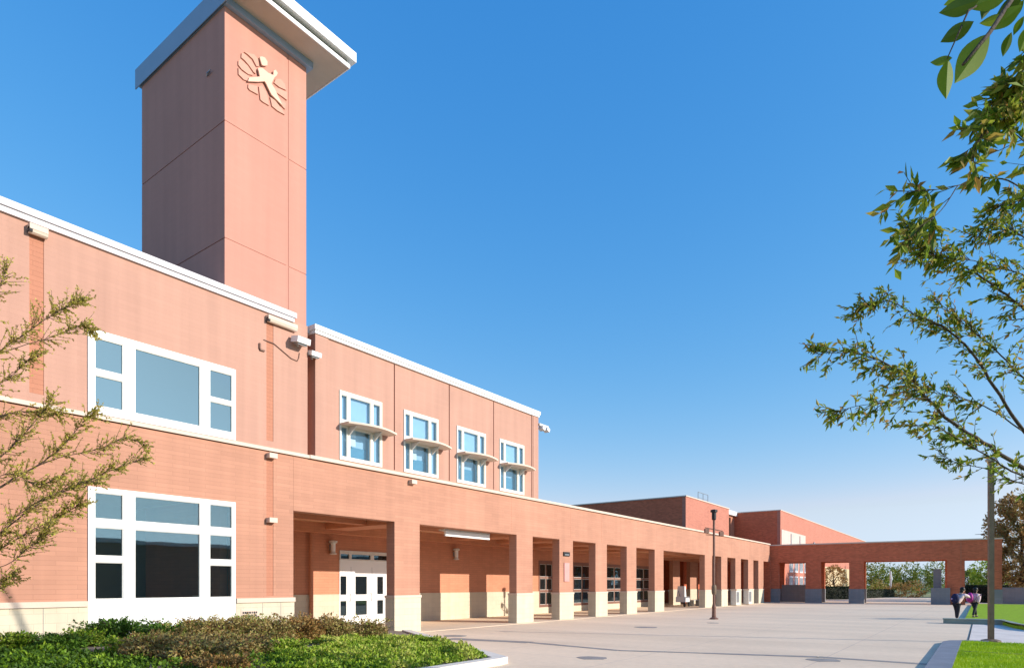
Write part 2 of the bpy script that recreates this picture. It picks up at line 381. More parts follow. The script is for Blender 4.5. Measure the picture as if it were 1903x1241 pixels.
# lawns and kerbs at the right
g = MB().box(-14, 21.6, -14, .45, -.01, .05); struct(g.build('lawn', GRASS), 'bright green lawn in the near right corner')
def blades(name, x0, x1, y0, y1, z, n, h, label):
    g = MB(); u = []; rr = random.Random(n)
    for _ in range(n):
        p = Vector((rr.uniform(x0, x1), rr.uniform(y0, y1), z))
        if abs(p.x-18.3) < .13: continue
        a = rr.uniform(0, 6.28); d = Vector((math.cos(a), math.sin(a), 0)); hh = h*rr.uniform(.5, 1.2)
        t = p+Vector((rr.uniform(-.4, .4)*hh, rr.uniform(-.4, .4)*hh, hh)); q = min(1, max(0, .5+.6*noise.noise(p*.9)+rr.uniform(-.3, .3)))
        g.add([p-d*.006, p+d*.006, t], [(0, 1, 2)]); u.append((q, q))
    tag(g.build(name, BLADE, uvs=u), label, 'grass', kind='stuff')
g = MB().box(18.22, 18.38, -14, .44, .045, .056); struct(g.build('lawn_strip', plain('dark_olive', (.05, .06, .02), .95, .3, 8)), 'dark bare strip crossing the near lawn')  # narrow dark strip across the turf, blades left out along it
blades('grass', 11, 21.6, -3.2, .44, .045, 60000, .05, 'short bright green grass blades of the near lawn')
kb = MB(); path = [(-14, .66), (20.9, .66), (21.4, .5), (21.75, .1), (21.8, -.3)]
kb.box(-14, 21.0, .452, .86, -.01, .07); 
kb.prism([(21.0, .86), (21.5, .72), (21.85, .35), (21.9, -.15), (21.62, -.15), (21.6, .45), (21.0, .45)], lambda a, b, t: (a, b, t), -.01, .07)
struct(kb.build('kerb', KERB), 'grey rounded concrete kerb round the corner of the near lawn', 'kerb')
g = MB().box(21.92, 32.0, -14, .3, 0, .006); struct(g.build('path', CONC), 'pale concrete path between the two lawns', 'path')
g = MB().box(21.94, 32.1, .3, .33, .0, .011); struct(g.build('path_joint', DARK), 'thin dark joint where the path meets the plaza', 'path')
g = MB().box(32.55, 62, -14, .6, 0, .12); struct(g.build('lawn', GRASS), 'middle lawn beyond the path in front of the hedge')
g = MB().box(32.1, 32.55, -.75, 1.3, 0, .17); g.box(32.08, 32.56, -.75, 1.32, .17, .21); struct(g.build('kerb', GKERB), 'low greenish kerb edge of the middle lawn behind the path', 'kerb')
g = MB()
kp = [(32.3, -.76), (31.2, -.95), (29.6, -1.15), (28.4, -1.5), (27, -2.4), (25, -5)]
for (a, b), (c, d) in zip(kp, kp[1:]):
    g.quad((a, b, .2), (c, d, .2), (c+.4, d+.28, .2), (a+.4, b+.28, .2)); g.quad((a, b, 0), (c, d, 0), (c, d, .2), (a, b, .2))
struct(g.build('kerb', GKERB), 'curved green-grey kerb at the right edge behind the lamp pole', 'kerb')
g = MB().prism([(32.5, -14), (32.5, -.6), (31.5, -.75), (29.9, -.95), (28.8, -1.3), (27.4, -2.2), (25.4, -5), (25.4, -14)], lambda a, b, t: (a, b, t), 0, .115)
struct(g.build('lawn', GRASS), 'strip of lawn inside the curved kerb at the right edge')

# ------------------------------------------------------------ windows and other shared parts
def window(parent, u0, u1, z0, z1, y, cols, rows_by_col, mat=WHITE, gl=GLASS, proud=.03, deep=.09, name='window', sill=False):
    """frame standing in an opening; cols (a,b) panes, rows_by_col lists of (lo,hi)"""
    holes = [(a, b, lo, hi) for (a, b), rows in zip(cols, rows_by_col) for lo, hi in rows]
    f = MB().grid(u0, u1, z0, z1, y-proud, y-proud+deep, holes).build(name, mat, parent)
    g = MB()
    for a, b, lo, hi in holes: g.box(a-.01, b+.01, y+.012, y+.02, lo-.01, hi+.01)
    g.build('pane', gl, f)
    # inner bead round each pane
    bd = MB()
    for a, b, lo, hi in holes: bd.grid(a, b, lo, hi, y-.012, y+.01, [(a+.02, b-.02, lo+.02, hi-.02)])
    bd.build('bead', OFFW, f)
    return f
def room(parent, u0, u1, z0, z1, y0, y1):
    g = MB()
    g.quad((u0,y0,z0),(u1,y0,z0),(u1,y1,z0),(u0,y1,z0)); g.quad((u0,y0,z1),(u0,y1,z1),(u1,y1,z1),(u1,y0,z1))
    g.quad((u0,y1,z0),(u1,y1,z0),(u1,y1,z1),(u0,y1,z1)); g.quad((u0,y0,z0),(u0,y1,z0),(u0,y1,z1),(u0,y0,z1)); g.quad((u1,y0,z0),(u1,y0,z1),(u1,y1,z1),(u1,y1,z0))
    return g.build('room', ROOM, parent)
V = 15.6
# ------------------------------------------------------------ two-storey block at the left
A = thing('school_building', 'two-storey salmon block with big white-framed windows left of the tower', 'building', (4, V, 0))
UW = (5.79, 9.19, 5.33, 7.15); LW = (5.79, 9.19, .30, 3.73)
GR = [(4.74, 4.99), (10.09, 10.30)]
MB().grid(-12, 11.4, 5.20, 9.0, V, V+.35, [UW]+[(a, b, 5.5, 8.72) for a, b in GR]).build('wall', UP, A)
MB().grid(-12, 10.93, 1.2, 5.30, V, V+.35, [LW, (10.09, 10.30, 1.3, 5.1)]).build('wall', LOW, A)
g = MB()
for a, b in GR: g.box(a-.01, b+.01, V+.012, V+.1, 5.45, 8.75)
g.box(10.08, 10.31, V+.012, V+.1, 1.25, 5.12); g.build('groove', GROOVE, A)
MB().grid(-12, 10.94, -.1, 1.24, V-.035, V+.38, [(UW[0]-.002, UW[1]+.002, .295, 1.3)]).build('plinth', BASE, A)
g = MB(); g.box(-12, UW[0]-.01, V-.075, V-.03, 1.13, 1.25); g.box(UW[1]+.01, 10.95, V-.075, V-.03, 1.13, 1.25); g.build('plinth_cap', CREAM, A)
g = MB()
for x in (4.96, 3.1, 9.95, 10.5): g.box(x, x+.014, V-.037, V-.03, 0, 1.12)
g.build('plinth_joint', DKGREY, A)
MB().box(-12, 8.9, V+8.6, V+9, 0, 9).build('rear_wall', UP, A)
MB().box(-12, -11.65, V+.35, V+8.6, 0, 9).build('side_wall', UP, A)
MB().box(-12, 8.9, V+.35, V+8.6, 8.5, 8.7).build('roof', DARK, A)
# coping: two stepped metal courses
g = MB(); g.box(-12.1, 10.98, V-.10, V+.42, 9.06, 9.20); g.box(-12.1, 10.93, V-.06, V+.40, 8.94, 9.06); g.build('coping', CAP, A)
g = MB(); g.box(-12, UW[0], V-.06, V, 5.22, 5.31); g.box(UW[0], UW[1], V-.06, V-.031, 5.22, 5.31); g.box(UW[1], 11.44, V-.06, V, 5.22, 5.31)
g.build('string_course', CREAM, A)
cols = [(5.92, 6.50), (6.74, 8.26), (8.50, 9.10)]
f = window(A, *UW, V, cols, [[(5.50, 6.17), (6.30, 6.99)], [(5.50, 6.99)], [(5.50, 6.20), (6.30, 6.99)]])
room(A, 5.0, 10, 5.2, 7.5, V+.36, V+4)
f2 = window(A, LW[0]+.002, LW[1]-.002, LW[2], LW[3]-.002, V, cols, [[(1.28, 2.10), (2.23, 2.86), (3.04, 3.62)], [(1.28, 2.86), (3.04, 3.62)], [(1.28, 2.10), (2.23, 2.86), (3.04, 3.62)]], gl=GLASSD)
g = MB()
for x in (6.62, 8.38): g.box(x, x+.012, V-.034, V-.028, .3, 1.2)
g.build('panel_joint', METAL, f2)
room(A, 4.6, 10, .4, 3.9, V+.36, V+5)
# desks and papers seen inside the ground-floor window
g = MB(); g.box(5.9, 9.0, V+.7, V+1.3, 1.0, 1.05)
rr = random.Random(3)
for k in range(9): x = 6.0+k*.33; g.box(x, x+rr.uniform(.1, .25), V+.75, V+1.1, 1.05, 1.05+rr.uniform(.05, .3))
g.build('interior_desk', OFFW, A)
for x0, x1, zz, dd, lb in ((4.70, 5.02, 8.74, .16, 'cream spout'), (10.07, 10.98, 8.72, .14, 'long cream spout')):
    g = MB(); g.box(x0, x1, V-dd, V-.001, zz+.03, zz+.14); g.tube([(x0+.0, V-dd/2, zz+.02), (x1, V-dd/2, zz+.02)], dd*.45, 10)
    s_ = g.build('scupper', CREAM, A); MB().box(x0-.002+.0, x0+.05, V-dd-.002, V-.002, zz-.03, zz+.02).build('spout_mouth', DARK, s_)
for x, zz in ((10.08, 5.02), (10.08, 3.28), (15.42, 5.0)):
    g = MB(); g.box(x, x+.24, V-.17, V-.001, zz, zz+.13); g.tube([(x+.12, V-.16, zz+.06), (x+.12, V-.02, zz+.06)], .065, 10)
    g.build('scupper', CREAM, A)
g = MB()
for k in range(5): g.box(9.36+k*.0, 9.80, V-.05, V-.034, .86-.0+k*.036-.1, .885+k*.036-.1)
g.box(9.33, 9.83, V-.045, V-.034, .73, .96); 
ve = g.build('wall_vent', CREAM, A)
g = MB()
for r_ in range(2):
    x = 9.37
    while x < 9.78:
        wv = rnd.uniform(.02, .05); g.box(x, min(9.79, x+wv), V-.056, V-.0505, .77+r_*.075, .82+r_*.075); x += wv+rnd.uniform(.01, .03)
g.build('louvre_slot', DARK, ve)

# ------------------------------------------------------------ tower
T = thing('clock_tower', 'tall square salmon tower with projecting flat roof and figure emblem', 'tower', (10.2, 18, 0))
TU0, TU1, TV0, TV1 = 8.94, 11.40, V+.06, 20.2
bands = [(8.0, 10.475), (10.50, 13.48), (13.505, 16.6)]
g = MB()
for z0, z1 in bands:
    g.box(TU0, 10.75, TV0, TV1, z0, z1); g.box(10.82, TU1, TV0, TV1, z0, z1)
g.box(TU0+.02, TU1-.02, TV0+.012, TV1-.02, 8.0, 16.58)
g.build('shaft', TOW, T)
g = MB(); g.box(TU1-.45, TU1, V+.36, V+4, 3.9, 8.0); g.build('lower_shaft', UP, T)
# rib moulding under the soffit, lower slab edge, dark gap, upper fascia
g = MB(); g.box(TU0-.03, TU1+.14, TV0-.13, TV1+.1, 16.42, 16.60); g.build('cornice', FASCIA, T)
g = MB(); g.box(TU0+.02, 12.27, 14.86, 20.4, 16.60, 16.66); rf = g.build('soffit', SOFFIT, T)
g = MB(); g.box(12.27, 12.30, 14.83, 20.43, 16.585, 16.70); g.box(TU0-.06, 12.27, 14.83, 14.858, 16.585, 16.70); g.build('lower_edge', WHITE, rf)
g = MB(); g.box(TU0+.05, 12.24, 14.90, 20.36, 16.66, 16.80); g.build('shadow_gap', DARK, rf)
g = MB(); g.box(TU0+.02, 12.44, 14.72, 20.45, 16.80, 17.08); g.build('upper_roof', WHITE, rf)
g = MB(); g.box(TU0-.075, TU0-.05, 14.80, 20.47, 16.42, 17.0); g.box(TU0-.05, TU0+.02, 14.9, 20.4, 16.88, 16.98); g.build('side_fascia', FASCIA, rf)
g = MB(); g.box(TU0-.07, TU0-.02, 16.3, 16.42, 15.0, 15.02); g.tube([(TU0-.06, 16.25, 15.02), (TU0-.02, 16.5, 15.0)], .018, 6); g.build('wall_bracket', METAL, T)
E0, ES = (400, 70), 7.3
def ez(pts): return [(fu(E0[0]+x/ES, TV0), fz(E0[0]+x/ES, E0[1]+y/ES, TV0)) for x, y in pts]
petals = [[(385,205),(520,240),(572,300),(588,400),(552,400),(500,300),(430,235)],
 [(350,220),(378,222),(470,312),(545,420),(540,500),(512,478),(450,388),(390,318),(345,280)],
 [(305,325),(335,303),(430,388),(500,492),(500,520),(440,508),(350,440),(305,380)],
 [(305,420),(360,472),(450,532),(440,600),(380,580),(308,508)],
 [(440,640),(560,668),(572,782),(462,722),(438,690)], [(582,672),(622,660),(682,742),(705,830),(722,930),(640,882),(604,850)],
 [(735,815),(800,858),(890,970),(935,1055),(840,1003),(762,938)], [(775,682),(860,702),(962,750),(965,858),(900,808),(806,742)],
 [(820,800),(900,868),(948,900),(940,980),(885,925)], [(812,570),(880,572),(935,640),(952,722),(860,680),(790,622)]]
g = MB()
for p in petals: g.prism(ez(p), lambda a, b, t: (a, t, b), TV0-.035, TV0+.0)
em = g.build('emblem', plain('emblem_cream', (.57, .30, .225), .7, .04, 4), T)
g = MB()
for p in ([(580,282),(612,276),(655,292),(688,345),(686,400),(640,402),(612,390)],
          [(558,432),(615,428),(700,498),(768,528),(770,470),(800,455),(828,500),(812,535),(782,560),(752,620),(742,640),(790,720),(892,940),(742,792),(668,640),(650,612),(560,618),(425,612),(440,560),(585,548)]):
    g.prism(ez(p), lambda a, b, t: (a, t, b), TV0-.075, TV0-.0355)
g.build('figure', plain('emblem_figure_cream', (.72, .47, .36), .7, .04, 4), em)
MB().grid(8.9, 11.45, 5, 8.4, 20.0, 20.3).build('rear_pier', UP, T)

# ------------------------------------------------------------ second upper block above the arcade
B = thing('school_building', 'upper-storey salmon block with four tall windows right of the tower', 'building', (17.5, V, 0))
wins = [(12.62, 14.33), (15.30, 17.0), (18.0, 19.72), (20.62, 22.34)]
VB = V+.12
MB().grid(11.72, 23.37, 5.2, 8.92, VB, VB+.3, [(a, b, 5.40, 7.50) for a, b in wins]+[(x, x+.05, 5.4, 8.9) for x in (14.86, 17.58, 20.22)]).build('wall', UP, B)
g = MB()
for x in (14.86, 17.58, 20.22): g.box(x-.01, x+.06, VB+.04, VB+.09, 5.35, 8.9)
g.build('control_joint', GROOVE, B)
g = MB(); g.box(12.14, 12.2, VB-.035, VB-.001, 5.35, 8.9); g.box(22.92, 22.99, VB-.035, VB-.001, 5.35, 8.9); g.box(11.72, 12.14, VB-.05, VB-.001, 5.35, 8.9); g.box(22.99, 23.38, VB-.05, VB-.001, 5.35, 8.9); g.build('corner_pilaster', UP, B)
MB().box(23.07, 23.37, VB+.3, 28, 5.3, 8.92).build('side_wall', UP, B)
MB().box(11.72, 12.0, VB+.3, 28, 5.3, 8.92).build('side_wall', UP, B)
MB().box(12.0, 23.07, 27.7, 28, 5.3, 8.92).build('rear_wall', UP, B)
MB().box(12.0, 23.07, VB+.3, 27.7, 8.6, 8.75).build('roof', DARK, B)
g = MB(); g.box(11.66, 23.46, V+.0, 28.06, 9.02, 9.16); g.box(11.70, 23.42, V+.04, 28.02, 8.92, 9.02); g.build('coping', WHITE, B)
shade_poly = []
for i, (a, b) in enumerate(wins):
    wd = b-a; cs = [(a+.06, a+.29), (a+.40, b-.49), (b-.38, b-.08)]
    f = window(B, a+.002, b-.002, 5.40, 7.498, VB, cs, [[(5.5, 6.40), (6.62, 7.38)], [(5.5, 6.40), (6.62, 7.38)], [(5.5, 6.40), (6.62, 7.38)]], gl=GLASSU, mat=plain('cream_frame_%d' % i, (.74, .71, .62), .5, .04, 3) if i == 0 else MATS['cream_frame_0'])
    # bowed light shelf standing out from the transom
    n = 14; poly = [(a+.02, VB-.04), (b+.28, VB-.04)]
    for k in range(n+1): t = k/n; poly.append((b+.28-(b+.26-a)*t, VB-.42-.26*math.sin(math.pi*t)))
    g = MB().prism(poly, lambda x, y, t: (x, y, t), 6.44, 6.50); sh = g.build('light_shelf', CREAM, f)
    g = MB()
    for x in (a+.35, b-.35): g.prism([(VB-.05, 6.18), (VB-.05, 6.43), (VB-.4, 6.43)], lambda y, z, t: (t, y, z), x-.02, x+.02)
    g.build('bracket', OFFW, sh)
    # blinds and curtains behind the glass
    g = MB()
    g.box(a+.05, b-.1, VB+.10, VB+.12, 6.58, 7.4); g.box(b-.45, b-.05, VB+.11, VB+.14, 5.45, 6.45); g.box(a+.05, a+.3, VB+.11, VB+.13, 5.45, 6.45); g.box(cs[1][0]-.03, cs[1][1], VB+.22, VB+.24, 5.8, 6.45)
    g.build('blind', BLIND, f)
    if i < 2: MB().box(cs[1][0], cs[1][0]+.30, VB+.08, VB+.10, 5.90, 6.12).box(cs[1][0], cs[1][0]+.30, VB+.08, VB+.10, 6.17, 6.42).build('white_blind', WHITE, f)
    g = MB(); g.box(cs[1][0], cs[1][1], VB+.19, VB+.21, 5.45, 5.9+.05*i); g.build('curtain', BLINDB, f)
room(B, 12.02, 23.05, 5.4, 8.3, VB+.31, VB+3.5)

# ------------------------------------------------------------ arcade
MULL = plain('dark_brown_mullion', (.22, .11, .08), .6)
AR = thing('arcade', 'long salmon arcade of square piers with cream bases', 'arcade', (36, V, 0))
op = [(10.93, 14.78, 3.70), (15.95, 21.65, 3.72), (22.83, 25.0, 3.70), (26.2, 28.4, 3.68), (29.6, 31.9, 3.66), (33.1, 35.6, 3.64), (36.9, 44.1, 3.62), (45.6, 47.6, 3.62), (49.0, 51.0, 3.62), (52.4, 54.4, 3.62), (55.9, 57.4, 3.62)]
ZT = 5.27; PT = .38
MB().grid(10.935, 59.0, 1.2, 5.195, V, V+PT, [(a, b, -1, 3.68) for a, b, z in op]).build('colonnade_wall', LOW, AR)
MB().box(59.0, 61.0, V, V+PT, 3.68, 5.2).build('end_beam', LOW, AR)
g = MB()
piers = [(op[i][1], op[i+1][0]) for i in range(len(op)-1)]+[(57.4, 59.0)]
for a, b in piers: MB().box(a-.03, b+.03, V-.03, V+PT+.03, 0, 1.24).build('plinth', BASE, AR)
for a, b in piers: g.box(a-.05, b+.05, V-.05, V+PT+.05, 1.17, 1.25)
g.build('plinth_cap', CREAM, AR)
g = MB(); g.box(11.44, 61.06, V-.08, V+PT+.05, 5.22, 5.32); g.build('coping', CREAM, AR)
g = MB()
for x in (21.3, 26.0, 29.0, 33.3, 37.1, 44.6, 50, 55): g.box(x, x+.018, V-.002, V+.01, 3.75, 5.19)
g.build('control_joint', GROOVE, AR)
# ceiling, downstand beam, roof
MB().box(9.0, 61.0, V+PT, 27, 3.86, 3.96).build('ceiling', CEIL, AR)
MB().box(9.0, 61.0, V+PT, 27, 5.0, 5.12).build('roof', DARK, AR)
g = MB()
for a, b in piers: g.box(a+.1, b-.1, V+PT, 19.8, 3.62, 3.86)
g.box(9.0, 60.9, 17.1, 17.4, 3.66, 3.86); g.box(9.0, 60.9, 19.3, 19.8, 3.5, 3.86)
g.build('ceiling_beam', ARC, AR)
# back wall
VW = 19.8
du0, du1 = 15.89, 18.9
bw_holes = [(du0, du1, 0, 2.92)]
awin = [(fu(a_, VW), fu(b_, VW)) for a_, b_ in ((1001, 1027), (1064, 1098), (1126, 1156), (1180, 1211))]
bw = [(a, b, .35, 3.0) for a, b in awin]
BE = max(41.2, awin[-1][1]+.4)
MB().grid(9.0, BE, 1.2, 3.9, VW, VW+.3, [(du0, du1, 0, 2.92)]+[(a, b, .35, 2.95) for a, b in awin]).build('back_wall', ARC, AR)
MB().grid(9.0, BE+.02, 0, 1.24, VW-.03, VW+.33, [(du0, du1, -1, 2), (24.2-.0, 24.2+.001, 0, .001)]+[(a, b, .35, 2.95) for a, b in awin]).build('back_plinth', BASE, AR)
MB().grid(VW+.33, 27, 0, 3.9, BE-.3, BE, axis='y').build('side_wall', ARC, AR)
MB().grid(BE, 61, 0, 3.9, 26.0, 26.3).build('court_wall', FAR, AR)
MB().grid(54, 61, 0, 3.86, 21.0, 21.3).build('court_wall', FAR, AR)
MB().grid(21.3, 26.0, 0, 3.86, 54, 54.3, axis='y').build('side_wall', FAR, AR)
MB().grid(15.62, 26.3, 0, 3.86, 61.25, 61.5, axis='y').build('side_wall', FAR, AR)
MB().box(9.0, 9.2, V+.4, VW, 0, 3.86).build('side_wall', ARC, AR)
for a, b in ((fu(1244, VW), fu(1257, VW)), (fu(1276, VW), fu(1291, VW))):
    c = MB().box(a, b, VW-.3, VW-.0, 1.2, 3.86).build('court_pillar', LOW, AR)
    MB().box(a-.03, b+.03, VW-.33, VW+.03, 0, 1.24).build('pillar_base', BASE, c)
for i, (a, b) in enumerate(awin):
    f = window(AR, a+.002, b-.002, .352, 2.948, VW, [(a+.1, (a+b)/2-.04), ((a+b)/2+.04, b-.1)], [[(.5, 1.18), (1.32, 1.95), (2.05, 2.75)]]*2, mat=MULL, gl=GLASSA)
room(AR, awin[0][0]-.4, BE-.35, .2, 3.4, VW+.4, VW+4)
# white entrance doors
z3 = 1.95
holes = []
dc = [(15.93, 16.22), (16.66, 17.24), (17.78, 18.1)]
for a, b in dc: holes += [(a, b, .42, .98), (a, b, 1.22, 1.93)]
tr = [(15.93, 16.34), (16.46, 17.42), (17.6, 18.35)]
dr = MB().grid(du0+.002, du1-.002, .0, 2.55, VW-.03, VW+.03, holes).build('entrance_doors', WHITE, AR)
for a, b, c, d in holes: MB().box(a-.01, b+.01, VW-.002, VW+.006, c-.01, d+.01).build('pane', GLASSA, dr)
g = MB()
for x in (16.44, 17.5, 18.4): g.box(x-.006, x+.006, VW-.034, VW-.029, .02, 2.3)
g.build('door_joint', METAL, dr)
g = MB()
for x in (16.36, 17.42): g.tube([(x, VW-.04, .95), (x, VW-.09, .97), (x, VW-.09, 1.25), (x, VW-.04, 1.27)], .012, 6)
g.build('handle', METAL, dr)
ts = MB().grid(du0+.002, du1-.002, 2.552, 2.918, VW-.05, VW+.05, [(a, b, 2.60, 2.78) for a, b in tr]).build('transom', OFFW, AR)
for a, b in tr: MB().box(a-.01, b+.01, VW-.0, VW+.01, 2.59, 2.79).build('pane', GLASSA, ts)
room(AR, 15.5, 19.3, .01, 3.2, VW+.34, VW+3)
g = MB(); x = fu(578, VW-.1); g.tube([(x, VW-.12, 0), (x, VW-.12, 3.86)], .07, 10); g.build('downpipe', ARC, AR)
# lettering and plaque
def text(body, size, parent, loc, rot, mat, ext=.008):
    cu = bpy.data.curves.new('lettering', 'FONT'); cu.body = body; cu.size = size; cu.extrude = ext; cu.align_x = 'CENTER'
    o = bpy.data.objects.new('lettering_tmp', cu); COL.objects.link(o)
    dg = bpy.context.evaluated_depsgraph_get(); me = bpy.data.meshes.new_from_object(o.evaluated_get(dg)); bpy.data.objects.remove(o)
    me.materials.clear(); me.materials.append(mat); o = bpy.data.objects.new('lettering', me); COL.objects.link(o)
    o.parent = parent; o.location = Vector(loc)-OFF[parent.name]; o.rotation_euler = rot
    return o
text('AHC', .42, AR, (61.23, 23.1, 3.2), (R(90), 0, R(-90)), OFFW)
pl = thing('wall_plaque', 'small dark plaque high on the second narrow pier', 'sign', (25.55, V, 2.9))
MB().box(25.32, 25.85, V-.05, V-.002, 2.93, 3.12).build('plate', BLACK, pl); MB().box(25.4, 25.77, V-.056, V-.0505, 2.97, 3.02).build('rim', METAL, pl)
tag(MB().box(25.38, 25.82, V-.04, V-.002, 1.75, 2.62).build('notice_board', plain('faded_pink_board', (.60, .30, .27), .6)), 'faded pink notice panel on pier below the dark plaque', 'notice board')
# long strip light under the second bay
LT = thing('strip_light', 'long white strip light hung below the lintel of the second bay', 'light fixture', (18.6, 16.3, 3.5))
MB().box(17.8, 20.55, 16.14, 16.42, 3.62, 3.68).build('housing', OFFW, LT); MB().box(17.85, 20.5, 16.12, 16.20, 3.42, 3.62).build('diffuser', WHITE, LT)
g = MB(); g.box(18.1, 18.14, 16.25, 16.3, 3.68, 3.87); g.box(20.1, 20.14, 16.25, 16.3, 3.68, 3.87); g.build('hanger', METAL, LT)
def wall_lamp(x, z, label):
    t = thing('wall_lamp', label, 'wall lamp', (x, VW, z), group='white wall lamps in the arcade')
    MB().box(x-.05, x+.05, VW-.06, VW-.002, z-.1, z+.1).build('bracket', METAL, t)
    MB().lathe((x, VW-.17, z-.27), [(.06, 0), (.13, .01), (.13, .05), (.085, .07), (.085, .12)], 12).build('lower_rim', OFFW, t)
    MB().lathe((x, VW-.17, z-.15), [(.085, 0), (.09, .3)], 12).build('shade', WHITE, t)
    MB().lathe((x, VW-.17, z+.15), [(.09, 0), (.15, .02), (.16, .09), (.05, .13)], 12).build('cap', OFFW, t)
wall_lamp(15.48, 3.0, 'white cylindrical wall lamp beside the white entrance doors')
wall_lamp(22.48, 3.02, 'white cylindrical wall lamp under the ceiling of the second bay')

# floodlights and camera on the walls
def flood(loc, label, flip=1, sz=1.0):
    t = thing('floodlight', label, 'floodlight', loc); x, y, z = loc
    M = Matrix.Translation((x, y-.22*sz, z)) @ Matrix.Rotation(R(12), 4, 'X')
    MB().obox(M, .42*sz, .32*sz, .16*sz).build('housing', WHITE, t)
    MB().obox(Matrix.Translation((x, y-.2*sz, z-.1*sz)) @ Matrix.Rotation(R(12), 4, 'X'), .3*sz, .2*sz, .05).build('lens', METAL, t)
    MB().tube([(x, y-.002, z-.06), (x, y-.08, z-.12), (x, y-.14, z-.06)], .02, 6).build('bracket', OFFW, t)
    return t
flood((11.02, V, 8.42), 'white floodlight on the wall below the tower foot')
t = flood((11.60, V+.14, 8.25), 'white rounded lamp in the slot between tower and upper block', sz=.8)
t = thing('floodlight', 'white twin floodlight at the far corner of the upper block', 'floodlight', (23.7, VB-.1, 8.6))
g = MB(); g.box(23.38, 24.1, VB-.12, VB-.02, 8.56, 8.66); g.build('arm', OFFW, t)
for x in (23.62, 23.98): MB().obox(Matrix.Translation((x, VB-.08, 8.48)) @ Matrix.Rotation(R(20), 4, 'Y'), .2, .24, .15).build('lamp_head', WHITE, t)
g = MB(); pts = [(10.0, 8.18), (10.3, 8.17), (10.5, 8.08), (10.85, 7.92), (11.05, 7.9), (11.1, 8.0), (11.12, 8.15)]
g.tube([(a, V-.02, b) for a, b in pts], .012, 5); tag(g.build('cable', BROWN), 'thin loose brown cable looping below the wall floodlight', 'cable')
g = MB(); g.box(9.86, 9.9, V-.05, V-.002, 7.9, 8.05); g.box(9.88, 10.02, V-.05, V-.002, 7.86, 7.9); tag(g.build('wall_hook', BROWN), 'small L shaped bracket on the wall right of upper window', 'bracket')
# slot filler wall between tower and upper block
MB().box(11.4, 11.72, V+.5, V+.7, 5.2, 8.9).build('slot_wall', GROOVE, B)
MB().box(11.4, 11.7, V+.3, V+.55, 8.95, 9.1).build('slot_cap', CAP, B)

# ------------------------------------------------------------ two far blocks behind the arcade
C1 = thing('school_building', 'brick block with lit side and roof rail rising behind the arcade', 'building', (57, 24, 0))
MB().grid(20.2, 36, 5.2, 8.95, 51.7, 52.0, [(25.6, 27.4, 7.5, 7.75)], axis='y').build('side_wall', FAR, C1)
MB().box(51.72, 51.9, 25.6, 27.4, 7.45, 7.8).build('louvre', BLACK, C1)
MB().box(51.7, 63.0, 19.9, 20.2, 5.15, 8.95).build('front_wall', FARL, C1)
MB().box(62.7, 63, 20.2, 36, 5.15, 8.95).build('side_wall', FAR, C1)
MB().box(52, 62.7, 20.2, 36, 8.4, 8.6).build('roof', DARK, C1)
g = MB(); g.box(51.64, 63.06, 19.84, 36, 8.95, 9.04); g.build('coping', CREAM, C1)
g = MB(); g.box(53.4, 60, 19.88, 19.9, 5.9, 5.93); g.build('conduit', GROOVE, C1)
rl = MB()
for x in (57.6, 58.9, 60.2): rl.tube([(x, 21, 8.6), (x, 21, 10.1)], .03, 5)
rl.tube([(57.6, 21, 10.1), (60.2, 21, 10.1)], .03, 5); rl.tube([(57.6, 21, 9.6), (60.2, 21, 9.6)], .02, 5); rl.build('roof_rail', METAL, C1)
C2 = thing('school_building', 'farthest brick block with pale panel above the corner of the arcades', 'building', (80, 18, 0))
MB().grid(16.4, 34, 4.5, 8.95, 67.0, 67.3, axis='y').build('side_wall', FAR, C2)
c2w = [(70.6+i*2.3, 72.1+i*2.3, z, z+1.2) for i in range(4) for z in (1.3, 2.9)]
MB().grid(67.0, 125, 0, 8.95, 16.1, 16.4, c2w).build('front_wall', FARL, C2)
for a, b, lo, hi in c2w:
    f = MB().grid(a+.002, b-.002, lo+.002, hi-.002, 16.05, 16.2, [(a+.15, (a+b)/2-.06, lo+.15, hi-.15), ((a+b)/2+.06, b-.15, lo+.15, hi-.15)]).build('window', WHITE, C2)
    MB().box(a+.1, b-.1, 16.15, 16.17, lo+.1, hi-.1).build('pane', GLASSD, f)
MB().box(86, 124.9, 16.02, 16.09, 0, 3.9).build('rendered_wall', plain('ochre_render', (.58, .46, .28), .8, .1, 1), C2)
MB().box(67.3, 125, 16.4, 34, 8.4, 8.6).build('roof', DARK, C2)
MB().box(66.95, 125, 16.05, 34, 8.95, 9.03).build('coping', CREAM, C2)
g = MB(); g.box(67.3, 78, 16.05, 16.1, 4.0, 7.1); pn = g.build('wall_panel', plain('pale_pink_panel', (.62, .48, .42), .7, .1, 1), C2)
g = MB()
for x in (71, 75): g.box(x, x+.25, 16.0, 16.05, 4.6, 6.9)
g.build('panel_rib', METAL, pn)
g = MB(); g.tube([(81, 16.0, 5), (81, 16.0, 6.0), (81.4, 15.8, 6.5)], .12, 8); g.build('vent_pipe', METAL, C2)
ST = thing('stair_tower', 'narrow glazed stair bay with white cap between the two brick blocks', 'stair tower', (65, 20, 0))
MB().grid(63.05, 66.95, 4.5, 8.6, 20.6, 20.9, [(63.3, 64.4, 5.2, 8.4), (64.7, 65.8, 5.2, 8.4)]).build('wall', GROOVE, ST)
g = MB(); g.box(63.3, 64.4, 20.7, 20.75, 5.2, 8.4); g.box(64.7, 65.8, 20.7, 20.75, 5.2, 8.4); g.build('glazing', GLASSD, ST)
MB().box(63.0, 67.0, 20.3, 24, 8.62, 9.05).build('cap', WHITE, ST)

